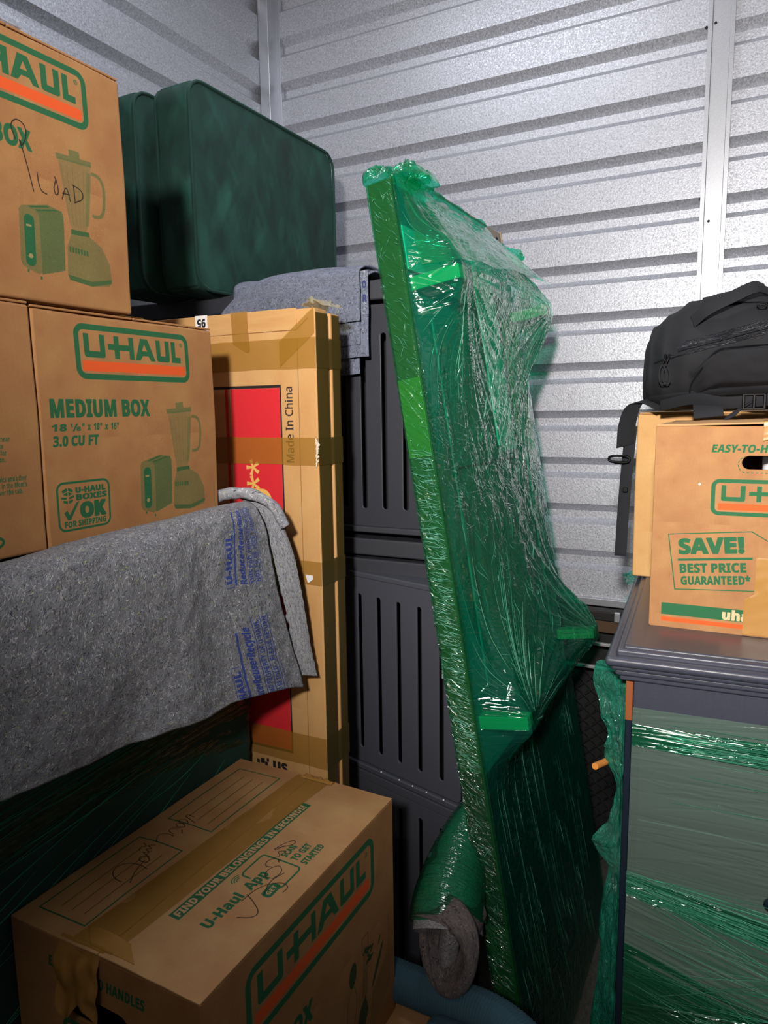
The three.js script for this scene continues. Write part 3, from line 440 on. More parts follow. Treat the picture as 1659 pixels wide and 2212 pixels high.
  put('crumpled_tape', solidGrid((s, t) => V(-0.965 + 0.05 * s + 0.008 * N(t * 5, s * 5, 2), 0.243 + 0.022 * Math.sin(s * 3.1) * (0.6 + 0.6 * N(s * 6, t * 6, 8)) , -1.447 - t * 0.11 + 0.006 * N(s * 7, t * 9, 5)), 16, 20, 0.0006), film(new THREE.Color(0.88, 0.83, 0.66), { roughness: 0.25, transmission: 0.8, ior: 1.5 }), R);
  const chip = new THREE.CircleGeometry(0.5, 7); put('torn_sticker', (() => { const g = new THREE.ExtrudeGeometry(new THREE.Shape([[-0.974, -0.4], [-0.953, -0.401], [-0.952, -0.41], [-0.965, -0.42], [-0.969, -0.418]].map(([a, b]) => new THREE.Vector2(a, b))), { depth: 0.0012, bevelEnabled: false }); g.translate(0, 0, -1.4478); return g; })(), M.white, R);
  put('torn_edge', solidGrid((s, t) => V(xr - 0.004 + 0.009 * s * Math.sin(t * 3.14) * (1 + 1.2 * N(t * 14, 3)), -0.06 - 0.075 * t, -1.447 + 0.003 * N(s * 6, t * 20)), 4, 30, 0.0008), new THREE.MeshStandardMaterial({ color: '#cfc2ac', roughness: 0.9 }), R, 'scuffed white edge of torn paper');
  put('tag', rboxAt(-1.285, -1.245, 0.2, 0.242, -1.4458, -1.4448, 0.0003, 1), new THREE.MeshStandardMaterial({ map: tex(canvas(128, 128, (x, w, h) => { x.fillStyle = '#ecebea'; x.fillRect(0, 0, w, h); x.save(); x.translate(64, 64); x.rotate(Math.PI); lettering(x, '95', -45, -25, 90, 60, { fill: '#1a1a1a', heavy: 5 }); x.restore(); })), roughness: 0.6 }), R).rotation.z = 0.0;
}
// ---------------------------------------------------------------- velvet cushions
function cushion(label, x, y, z, w, h, d, turn = 0, tilt = 0) { // w along x (thickness), d along z
  const R = thing('seat_cushion', label, 'cushion', [x, y, z], turn, undefined);
  const r = 0.03, t = 0.065; // r rounds the edges, corners of the broad faces are rounded by the outline
  const outline = (grow) => { const pts = [], k = 0.055, H = h / 2 + grow, D = d / 2 + grow; for (const [cz, cy, a0] of [[D - k, H - k, 0], [-D + k, H - k, 90], [-D + k, -H + k, 180], [D - k, -H + k, 270]]) { for (let a = 0; a <= 90; a += 15) pts.push([cz + k * Math.cos((a0 + a) * Math.PI / 180), cy + k * Math.sin((a0 + a) * Math.PI / 180)]); const [ez, ey] = pts.at(-1), [dz, dy] = [[-1, 0], [0, -1], [1, 0], [0, 1]][a0 / 90], len = dz ? 2 * (D - k) : 2 * (H - k); for (let q = 1; q < 8; q++) pts.push([ez + dz * len * q / 8, ey + dy * len * q / 8]); } return pts; };
  const g = softBox(w, h, d, 0.012, [0.018, 0.012, 0.012], 24, 0.005, 0.7);
  deform(g, (v) => { // round the four corners of the broad face
    const k = v.y < 0 ? 0.025 : 0.055, H = h / 2, D = d / 2, ey = Math.abs(v.y) - (H - k), ez = Math.abs(v.z) - (D - k); if (ey > 0 && ez > 0) { const m = Math.max(ey, ez), l = Math.hypot(ey, ez); v.y = Math.sign(v.y) * (H - k + ey * m / l); v.z = Math.sign(v.z) * (D - k + ez * m / l); } });
  seamless(g); g.translate(0, h / 2, 0); part('padding', g, M.velvet, R);
  for (const s of [-1, 1]) { const pts = outline(-0.0035).map(([cz, cy]) => V(s * (w / 2 + 0.0005), cy + h / 2, cz)); part('piping', tube(pts, 0.0052, 120, 6, true), M.piping, R); }
  R.rotation.z = tilt; return R;
}
cushion('larger, nearer dark green velvet cushion with piped edges, standing on end', -1.512, 0.352, -2.032, 0.125, 0.578, 0.76, -0.015, 0.0);
cushion('dark green velvet cushion behind, half hidden by the top cardboard box', -1.682, 0.352, -2.0, 0.12, 0.568, 0.77, -0.015, 0.0);

// ---------------------------------------------------------------- folded pad over the black bin
{
  const R = thing('moving_pad', 'small bluish gray felt pad folded over the top rail of the black bin', 'blanket', [-1.2, 0.352, -1.9]);
  const layer = (nm, x0, x1, zf, yTop, yEnd, droop, wob, back = -2.02, mat = M.feltBlue, th = 0.006) => {
    const c = new THREE.CatmullRomCurve3([[back, yTop - 0.004], [-1.92, yTop], [zf - 0.035, yTop + 0.002], [zf - 0.006, yTop - 0.014], [zf, yTop - 0.05], [zf + 0.004, (yTop + yEnd) / 2], [zf + 0.002, yEnd]].map(([z, y]) => V(0, y, z)));
    put(nm, solidGrid((s, t) => { const p = c.getPoint(t), x = x0 + (x1 - x0) * s; const dr = droop * Math.pow(clamp((x0 + 0.16 - x) / 0.16), 2); return V(x + wob * N(t * 6, 3, x0), p.y - dr + 0.006 * N(x * 9, t * 3, yEnd), p.z + 0.01 * N(x * 5, t * 2, zf) * smooth(0.4, 1, t) + dr * 0.3); }, 40, 40, th, [(x1 - x0) / 0.5, 0.8]), mat, R);
  };
  layer('inner_fold', -1.4, -0.99, -1.768, 0.364, 0.098, 0, 0.004);
  layer('middle_fold', -1.4, -0.952, -1.752, 0.374, 0.142, 0, 0.005, -2.0);
  layer('inner_flap', -1.4, -0.975, -1.746, 0.38, 0.175, 0, 0.003, -1.98);
  layer('outer_fold', -1.42, -0.966, -1.732, 0.388, 0.236, 0.085, 0.004);
  put('printed_hem', solidGrid((s, t) => V(-0.972 + 0.024 * s, 0.37 - 0.115 * t, -1.7495 + 0.001), 2, 6, 0.001), new THREE.MeshStandardMaterial({ map: tex(canvas(64, 256, (x, w, h) => { fibres(x, w, h, 300, '#6c7486'); lettering(x, 'O', 14, 60, 36, 40, { fill: '#3c4270', heavy: 8 }); lettering(x, 'R', 14, 140, 36, 40, { fill: '#3c4270', heavy: 8 }); })), roughness: 1 }), R);
}
// ---------------------------------------------------------------- large pad hanging over the sofa
{
  const R = thing('moving_pad', 'large gray recycled felt moving pad with blue print, draped over the wrapped sofa', 'blanket', [-1.0, -0.24, -0.9]);
  const rows = [
    [[-1.26, -0.25, -0.3], [-1.26, -0.246, -0.5], [-1.26, -0.245, -0.68], [-1.26, -0.244, -0.88], [-1.26, -0.244, -1.04], [-1.26, -0.244, -1.17], [-1.26, -0.244, -1.285]],
    [[-1.07, -0.25, -0.3], [-1.07, -0.243, -0.55], [-1.07, -0.241, -0.7], [-1.07, -0.238, -0.84], [-1.065, -0.236, -1.0], [-1.06, -0.225, -1.15], [-1.055, -0.215, -1.285]],
    [[-1.03, -0.24, -0.28], [-1.02, -0.23, -0.56], [-1.02, -0.222, -0.70], [-1.02, -0.213, -0.84], [-1.015, -0.206, -1.02], [-1.01, -0.197, -1.16], [-1.01, -0.2, -1.285]],
    [[-0.985, -0.262, -0.25], [-0.975, -0.252, -0.545], [-0.975, -0.243, -0.69], [-0.972, -0.236, -0.835], [-0.972, -0.235, -1.0], [-0.968, -0.23, -1.13], [-0.975, -0.24, -1.288]],
    [[-0.965, -0.36, -0.22], [-0.955, -0.35, -0.53], [-0.955, -0.36, -0.66], [-0.95, -0.36, -0.82], [-0.957, -0.37, -0.98], [-0.962, -0.37, -1.12], [-0.962, -0.38, -1.308]],
    [[-0.955, -0.45, -0.2], [-0.945, -0.46, -0.52], [-0.942, -0.465, -0.66], [-0.94, -0.475, -0.81], [-0.946, -0.49, -0.98], [-0.952, -0.5, -1.14], [-0.945, -0.52, -1.337]],
    [[-0.945, -0.53, -0.2], [-0.935, -0.541, -0.498], [-0.935, -0.549, -0.625], [-0.935, -0.566, -0.79], [-0.935, -0.585, -0.96], [-0.937, -0.608, -1.15], [-0.932, -0.652, -1.366]]];
  const f = patch(rows);
  put('felt', solidGrid((s, t) => { const p = f(s, t), k = smooth(0.3, 0.8, t); p.x += 0.012 * k * Math.sin(s * 21) * (0.4 + 0.6 * N(s * 3, 2)) + 0.01 * N(s * 7, t * 4, 2) + 0.003 * N(s * 30, t * 24, 7); p.y += 0.006 * N(s * 12, 1, 4) * smooth(0.8, 1, t); return p; }, 150, 110, 0.006, [1, 1]), M.padPrint, R);
  const e = patch([ // the turned-over end, one layer behind
    [[-1.06, -0.178, -1.265], [-1.03, -0.18, -1.3], [-0.99, -0.2, -1.318], [-0.97, -0.24, -1.325]],
    [[-1.045, -0.2, -1.295], [-1.01, -0.19, -1.308], [-0.975, -0.22, -1.322], [-0.96, -0.27, -1.34]],
    [[-0.99, -0.24, -1.3], [-0.975, -0.26, -1.318], [-0.955, -0.3, -1.335], [-0.945, -0.34, -1.356]],
    [[-0.97, -0.38, -1.32], [-0.955, -0.4, -1.336], [-0.945, -0.42, -1.352], [-0.935, -0.45, -1.372]],
    [[-0.955, -0.52, -1.345], [-0.945, -0.53, -1.358], [-0.935, -0.54, -1.374], [-0.93, -0.555, -1.388]],
    [[-0.95, -0.63, -1.36], [-0.942, -0.632, -1.375], [-0.93, -0.636, -1.39], [-0.922, -0.64, -1.402]]]);
  put('folded_end', solidGrid((s, t) => { const p = e(s, t); p.x += 0.002 * N(s * 20, t * 40, 5); p.z -= 0.006; return p; }, 24, 80, 0.006, [0.3, 1]), M.felt, R);
  const roll = tube([[-1.1, -0.2, -1.25], [-1.05, -0.181, -1.268], [-1.005, -0.184, -1.296], [-0.972, -0.212, -1.318], [-0.95, -0.26, -1.335]], 0.0125, 40, 12); deform(roll, (v) => { const k = 0.008 * N(v.x * 16, v.y * 16, v.z * 16), q = 0.0025 * N(v.x * 45, v.y * 45, v.z * 45); v.x += k + q; v.y += k * 0.6 - q; v.z += q; }); roll.computeVertexNormals(); for (let i = 0; i < roll.attributes.uv.count; i++) roll.attributes.uv.setXY(i, roll.attributes.uv.getX(i) * 0.25, roll.attributes.uv.getY(i) * 0.08); put('rolled_hem', roll, M.felt, R);
}
// ---------------------------------------------------------------- cartons with hand holes, built from panels
function panelUV(g, U, Vf) { const p = g.attributes.position, u = g.attributes.uv; for (let i = 0; i < p.count; i++) u.setXY(i, U(p.getX(i), p.getY(i), p.getZ(i)), Vf(p.getX(i), p.getY(i), p.getZ(i))); return g; }
function holedPanel(w, h, th, hole) { // hole: [cx, cy, halfWidth, halfHeight] from the lower left corner
  const s = new THREE.Shape([[0.002, 0], [w - 0.002, 0], [w, 0.002], [w, h], [0, h], [0, 0.002]].map(([a, b]) => new THREE.Vector2(a, b)));
  const [cx, cy, hw, hh] = hole, p = new THREE.Path(); p.moveTo(cx - hw + hh, cy - hh); p.absarc(cx - hw + hh, cy, hh, -Math.PI / 2, Math.PI / 2, true); p.lineTo(cx + hw - hh, cy + hh); p.absarc(cx + hw - hh, cy, hh, Math.PI / 2, -Math.PI / 2, true); s.holes.push(p);
  const g = new THREE.ExtrudeGeometry(s, { depth: th - 0.002, bevelEnabled: true, bevelSize: 0.001, bevelThickness: 0.001, bevelSegments: 1, curveSegments: 10 }); return panelUV(g, (x) => x / w, (x, y) => y / h);
}
function handleCarton(label, [x, y, z], [w, h, d], turn, o) { // x,y,z: front left foot
  const R = thing('moving_box', label, 'box', [x, y, z], turn), th = 0.005;
  const fp = holedPanel(w, h - 0.004, th, o.hole); fp.translate(0, 0, -th); part('front_panel', fp, [o.front, M.kraftEdge], R);
  part('back_panel', rboxAt(0, w, 0, h - 0.004, -d, -d + th, 0.002), M.kraft, R);
  part('side_panel', rboxAt(0, th, 0, h - 0.004, -d + 0.001, -th * 0.6, 0.002), M.kraft, R);
  const sp = rboxAt(w - th, w, 0, h - 0.004, -d + 0.001, -th * 0.4, 0.002); panelUV(sp, (X, Y, Z) => -Z / d, (X, Y) => Y / h); part('side_panel', sp, o.side ?? M.kraft, R);
  part('bottom_panel', rboxAt(th, w - th, 0, 0.004, -d + th, -th, 0.001), M.kraft, R);
  const lift = o.lift ?? 0;
  for (const [a, b, sgn] of [[0, w * 0.498, 1], [w * 0.502, w, -1]]) { const g = softBox(b - a, 0.004, d - 0.002, 0.0015, [0, 0.002, 0], 16, 0); g.translate((a + b) / 2, h - 0.002, -d / 2); deform(g, (v) => { v.y += lift * (sgn > 0 ? (v.x - a) / (b - a) : (b - v.x) / (b - a)) + 0.002 * N(v.x * 14, v.z * 6, sgn); }); seamless(g); panelUV(g, (X, Y, Z) => -Z / d, (X) => 1 - X / w); part('flap', g, o.top ?? M.kraft, R); }
  for (const k of [-1, 1]) part('inner_flap', rboxAt(th, w - th, h - 0.0095, h - 0.006, k < 0 ? -d + th : -d * 0.32, k < 0 ? -d * 0.68 : -th, 0.001), M.kraft, R);
  return R;
}
{ // large box in front, below
  const W = 0.435, H = 0.54, D = 0.645;
  const top = mapped((x, w, h) => { // width runs from near to far, height from left to right
    kraft(x, w, h, KRAFT); x.strokeStyle = INK; const S = (v) => v * w, T = (u) => u * h;
    for (const [v0, v1, u0, u1] of [[0.06, 0.43, 0.062, 0.33], [0.55, 0.93, 0.074, 0.352]]) { x.strokeStyle = INK; x.lineWidth = 7; x.strokeRect(S(v0), T(u0), S(v1 - v0), T(u1 - u0)); x.lineWidth = 4; x.strokeStyle = '#3f4a26'; for (const k of [0.3, 0.53, 0.78]) { x.beginPath(); x.moveTo(S(v0 + 0.03), T(u0 + (u1 - u0) * k)); x.lineTo(S(v1 - 0.045), T(u0 + (u1 - u0) * k)); x.stroke(); } }
    x.save(); x.translate(S(0.19), T(0.588)); x.rotate(0.018); x.fillStyle = INK; x.fillRect(0, 0, S(0.638), T(0.056)); lettering(x, 'FIND YOUR BELONGINGS IN SECONDS!', S(0.008), T(0.01), S(0.615), T(0.036), { fill: '#c49a6c', heavy: 5 }); x.restore();
    x.save(); x.translate(S(0.2), T(0.735)); x.rotate(0.04); lettering(x, 'U-Haul', 0, 0, S(0.15), T(0.05), { heavy: 5 }); lettering(x, 'App', S(0.175), 0, S(0.085), T(0.05), { heavy: 5 }); x.restore();
    x.save(); x.translate(S(0.47), T(0.79)); x.strokeStyle = INK; x.lineWidth = 9; x.beginPath(); x.moveTo(-S(0.055), -T(0.045)); x.lineTo(-S(0.055), -T(0.085)); x.quadraticCurveTo(-S(0.05), -T(0.1), -S(0.03), -T(0.1)); x.lineTo(S(0.04), -T(0.1)); x.quadraticCurveTo(S(0.055), -T(0.1), S(0.055), -T(0.08)); x.lineTo(S(0.055), T(0.095)); x.quadraticCurveTo(S(0.05), T(0.11), S(0.035), T(0.11)); x.lineTo(-S(0.035), T(0.11)); x.quadraticCurveTo(-S(0.05), T(0.11), -S(0.055), T(0.09)); x.stroke();
    x.lineWidth = 5; for (const r of [18, 29, 40]) { x.beginPath(); x.arc(-S(0.075), -T(0.075), r, 3.6, 5.4); x.stroke(); }
    x.fillStyle = INK; rounded(x, -S(0.1), T(0.055), S(0.062), T(0.05), 18); x.fill(); lettering(x, 'GET', -S(0.09), T(0.07), S(0.042), T(0.022), { fill: '#c49a6c' }); x.restore();
    for (const [s, u, l] of [['SCAN', 0.765, 0.062], ['TO GET', 0.818, 0.09], ['STARTED', 0.872, 0.107]]) lettering(x, s, S(0.545), T(u), S(l), T(0.034), { heavy: 5 });
    const pen = (p, v, u, dv, du, lw = 4.2) => scrawl(x, p, S(v), T(u), S(dv), T(du), lw);
    pen([[[0, 0.75], [0.02, 0.4], [0.2, 0.1], [0.42, 0.2], [0.5, 0.6], [0.47, 0.95]], [[0.05, 1], [0.3, 0.75], [0.62, 0.62]], [[0.6, 0.75], [0.56, 0.5], [0.68, 0.35], [0.74, 0.55], [0.66, 0.78], [0.58, 0.7]], [[0.74, 0.6], [0.78, 0.25], [0.84, 0.5], [0.88, 0.2], [0.94, 0.45], [0.98, 0.12], [1.05, 0.35]], [[0.8, 0.12], [0.9, 0], [0.95, 0.2], [1.02, -0.05]]], 0.235, 0.13, 0.17, 0.16);
    pen([[[0, 0.3], [0.2, 0], [0.33, 0.25], [0.3, 0.6]], [[0.36, 0.5], [0.4, 0.2], [0.52, 0.18], [0.6, 0.45]], [[0.46, 0.75], [0.56, 0.6]], [[0.66, 0.55], [0.6, 0.3], [0.7, 0.1], [0.78, 0.35], [0.68, 0.56]], [[0.8, 0.5], [0.74, 0.2], [0.86, 0.02], [0.93, 0.3], [0.82, 0.5]], [[0.9, 0.7], [0.98, 0.3], [1.02, 0.05], [1.1, 0.1], [1.08, 0.4]]], 0.43, 0.13, 0.15, 0.14);
    pen([[[0, 0.5], [0.05, 0.85], [0.12, 0.9], [0.2, 0.5], [0.24, 0.2]], [[0.16, 0.22], [0.36, 0.28], [0.5, 0.7], [0.48, 1], [0.4, 0.98]], [[0.3, 0.6], [0.46, 0.4], [0.6, 0.55]], [[0.5, 0.4], [0.48, 0.15], [0.58, 0.05], [0.68, 0.25], [0.6, 0.5], [0.5, 0.42]], [[0.62, 0.1], [0.6, -0.1], [0.68, -0.2], [0.75, 0.02], [0.7, 0.15]], [[0.72, -0.15], [0.78, 0.05], [0.82, -0.2], [0.86, 0.02]], [[0.84, -0.35], [0.98, 0.1], [1.04, -0.05], [0.9, -0.3], [0.8, -0.3], [0.92, -0.15]]], 0.27, 0.765, 0.35, 0.16);
  }, 1518, 1024);
  const side = mapped((x, w, h) => { kraft(x, w, h, KRAFT_WARM_DIM); logo(x, 0.165 * w, 0.065 * h, 0.69 * w, 0.25 * h); lettering(x, 'LARGE BOX', 0.04 * w, 0.425 * h, 0.42 * w, 0.075 * h, { heavy: 7, slant: 0.06 });
    x.strokeStyle = 'rgba(38,62,30,0.9)'; x.fillStyle = 'rgba(38,66,32,0.85)'; x.lineWidth = 3; // halftone of household things
    x.beginPath(); x.ellipse(0.7 * w, 0.56 * h, 0.024 * w, 0.05 * h, 0.15, 0, 7); x.fill(); x.beginPath(); x.ellipse(0.69 * w, 0.7 * h, 0.03 * w, 0.09 * h, 0.1, 0, 7); x.stroke();
    for (let i = 0; i < 5; i++) { x.beginPath(); x.moveTo((0.76 + i * 0.008) * w, 0.72 * h); x.quadraticCurveTo((0.77 + i * 0.004) * w, 0.6 * h, (0.78 + i * 0.012) * w, (0.5 + i * 0.012) * h); x.stroke(); }
    x.strokeRect(0.765 * w, 0.46 * h, 0.04 * w, 0.07 * h); for (let i = 0; i < 12; i++) { x.beginPath(); x.ellipse((0.8 + rr(-0.02, 0.03)) * w, (0.56 + rr(-0.04, 0.05)) * h, 0.016 * w, 0.006 * h, rr(-1, 1), 0, 7); x.fill(); }
    x.beginPath(); x.moveTo(0.78 * w, 0.72 * h); x.lineTo(0.8 * w, 0.8 * h); x.lineTo(0.72 * w, 0.95 * h); x.lineTo(0.69 * w, 0.93 * h); x.lineTo(0.74 * w, 0.76 * h); x.fill(); x.beginPath(); x.ellipse(0.87 * w, 0.66 * h, 0.075 * w, 0.012 * h, -0.95, 0, 7); x.fill(); x.beginPath(); x.ellipse(0.885 * w, 0.56 * h, 0.006 * w, 0.02 * h, 0.5, 0, 7); x.fill();
    for (let i = 0; i < 30; i++) { x.strokeStyle = 'rgba(60,56,30,0.3)'; x.beginPath(); x.moveTo((0.8 + i * 0.005) * w, (0.95 - i * 0.004) * h); x.lineTo((0.83 + i * 0.004) * w, (0.75 - i * 0.003) * h); x.stroke(); }
    x.strokeStyle = 'rgba(50,36,20,0.7)'; x.beginPath(); x.moveTo(0.955 * w, 0.5 * h); x.lineTo(0.955 * w, 0.82 * h); x.stroke();
  }, 1280, 1070);
  const front = mapped((x, w, h) => { kraft(x, w, h, KRAFT_WARM_DIM); lettering(x, 'EASY-TO-HOLD HANDLES', 0.21 * w, 0.07 * h, 0.52 * w, 0.036 * h, { heavy: 5, slant: 0.12 }); logo(x, 0.27 * w, 0.27 * h, 0.55 * w, 0.16 * h); x.save(); x.translate(0.1 * w, 0.5 * h); x.rotate(-0.1); x.strokeStyle = INK; x.lineWidth = 5; x.strokeRect(0, 0, 0.36 * w, 0.24 * h); lettering(x, 'SAVE!', 0.03 * w, 0.03 * h, 0.28 * w, 0.06 * h, { heavy: 8 }); x.restore(); }, 1024, 1270);
  const R = handleCarton('large cardboard box lying lowest in front, its top taped shut and scribbled on in marker', [-1.135, -1.42, -0.72], [W, H, D], 0, { hole: [0.205, 0.425, 0.075, 0.024], top, side, front, lift: 0.003 });
  part('packing_tape', solidGrid((s, t) => V(0.15 + 0.09 * s + 0.033 * t, H + 0.0042 + 0.0012 * N(s * 3, t * 9, 4), -0.01 - (D - 0.02) * t), 6, 40, 0.0007), M.tape, R);
  part('tape_end', solidGrid((s, t) => V(0.125 + 0.1 * s + 0.006 * N(s * 3, t * 4, 1), H + 0.006 - 0.008 * t - 0.105 * Math.pow(t, 1.25) * (1 + 0.18 * Math.sin(s * 7)), 0.003 + 0.026 * Math.sin(Math.min(1, t * 1.4) * 1.57) * (0.55 + 0.45 * N(s * 4, t * 3, 6)) - 0.012 * (1 - t) * (1 - t)), 20, 24, 0.0009), M.tapeThick, R);
  part('tape_end', solidGrid((s, t) => V(0.2 + 0.085 * s + 0.004 * N(s * 4, t * 4), H + 0.005 + 0.012 * Math.sin(t * 2.4) * (0.4 + Math.abs(N(s * 5, t * 2, 7))) - 0.03 * t * t, -D + 0.02 - 0.03 * t), 16, 10, 0.0008), M.tapeThick, R);
  part('tape_end', solidGrid((s, t) => V(0.15 + 0.1 * s + 0.04 * t, H + 0.0042 + 0.006 * Math.sin(s * 3.1) * (1 - t), -0.012 - 0.03 * (1 - t)), 10, 6, 0.0007), M.tapeThick, R);
}
{ // the carton beneath it
  const R = thing('moving_box', 'bottom cardboard box, only its plain corner showing beneath the scribbled large box', 'box', [-0.855, YF, -1.05]);
  const g = softBox(0.48, 0.33, 0.75, 0.005, [0.003, 0, 0.003]); g.translate(0, 0.165, 0); part('body', g, M.kraft, R);
  for (const s of [-1, 1]) part('flap', rboxAt(-0.239, 0.239, 0.3255, 0.3295, s < 0 ? -0.373 : 0.002, s < 0 ? -0.002 : 0.373, 0.0015), M.kraft, R);
}
{ // box on the dresser
  const W = 0.457, H = 0.404, D = 0.405;
  const front = mapped((x, w, h) => { kraft(x, w, h, '#a3754a'); const S = (v) => v / W * w, T = (v) => v / H * h;  // front kraft darkened to offset the strong lamp beam on it
    lettering(x, 'EASY-TO-HOLD HANDLES', S(0.099), T(0.034), S(0.225), T(0.0145), { heavy: 4, slant: 0.14 }); logo(x, S(0.103), T(0.1), S(0.25), T(0.07));
    x.strokeStyle = INK; x.setLineDash([12, 9]); x.lineWidth = 4; rounded(x, S(0.147), T(0.056), S(0.155), T(0.031), T(0.015)); x.stroke(); x.setLineDash([]);
    x.save(); x.translate(S(0.03), T(0.213)); x.rotate(-0.095); x.lineWidth = 5; x.beginPath(); for (const [a, b] of [[0, 0], [0.147, 0], [0.182, 0.026], [0.19, 0.09], [0.15, 0.116], [0.005, 0.112]]) x.lineTo(S(a), T(b)); x.closePath(); x.stroke();
    lettering(x, 'SAVE!', S(0.016), T(0.011), S(0.118), T(0.029), { heavy: 8 }); x.fillStyle = INK; x.fillRect(S(0.014), T(0.05), S(0.132), T(0.0045)); lettering(x, 'BEST PRICE', S(0.015), T(0.061), S(0.12), T(0.0175), { heavy: 6 }); lettering(x, 'GUARANTEED*', S(0.0165), T(0.0865), S(0.124), T(0.0165), { heavy: 6 }); x.restore();
    x.save(); x.translate(S(0.022), T(0.354)); x.fillStyle = INK; x.fillRect(0, 0, S(0.4), T(0.024)); x.fillStyle = ORANGE; x.fillRect(0, T(0.029), S(0.4), T(0.009)); lettering(x, 'uhaul.com', S(0.11), T(0.0035), S(0.135), T(0.0185), { fill: '#d8b48a', heavy: 7 }); x.restore();
    x.fillStyle = '#f3efe6'; x.beginPath(); x.arc(S(0.082), T(0.111), 6, 0, 7); x.fill(); }, 1240, 1096);
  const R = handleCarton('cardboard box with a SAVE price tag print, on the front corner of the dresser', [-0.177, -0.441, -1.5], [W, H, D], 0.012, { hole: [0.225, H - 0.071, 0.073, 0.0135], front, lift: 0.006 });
  part('packing_tape', solidGrid((s, t) => V(0.186 + 0.075 * s, H + 0.0062 - 0.036 * Math.max(0, t * 1.6 - 0.6) * (1 + 0.1 * N(s * 8, t)), 0.0025 - 0.25 * Math.max(0, 0.375 - t) + 0.001 * N(s * 5, t * 8)), 8, 24, 0.0008), M.tapeThick, R);
  part('packing_tape', solidGrid((s, t) => V(0.186 + 0.09 * s - (t > 0.48 ? 0.0165 * smooth(0.48, 0.53, t) * (1 - s) : 0), H - 0.25 - 0.152 * t, 0.0018 + 0.001 * N(s * 5, t * 8)), 12, 30, 0.0008), M.tapeThick, R);
}
{ const g = new THREE.LatheGeometry([[0, 0], [0.028, 0], [0.034, 0.006], [0.036, 0.07], [0.0375, 0.072], [0.034, 0.071], [0.032, 0.008], [0, 0.006]].map(([a, b]) => new THREE.Vector2(a, b)), 28);
  const R = thing('white_cup', 'white cup seen through the hand hole of the box on the dresser', 'cup', [0.045, -0.437, -1.6]); const st = part('paper_pad', rboxAt(-0.05, 0.05, 0, 0.3, -0.05, 0.05, 0.004), M.white, R); st.position.y = 0; const c = part('bowl', g, M.white, R); c.position.y = 0.3; c.rotation.z = 0; }
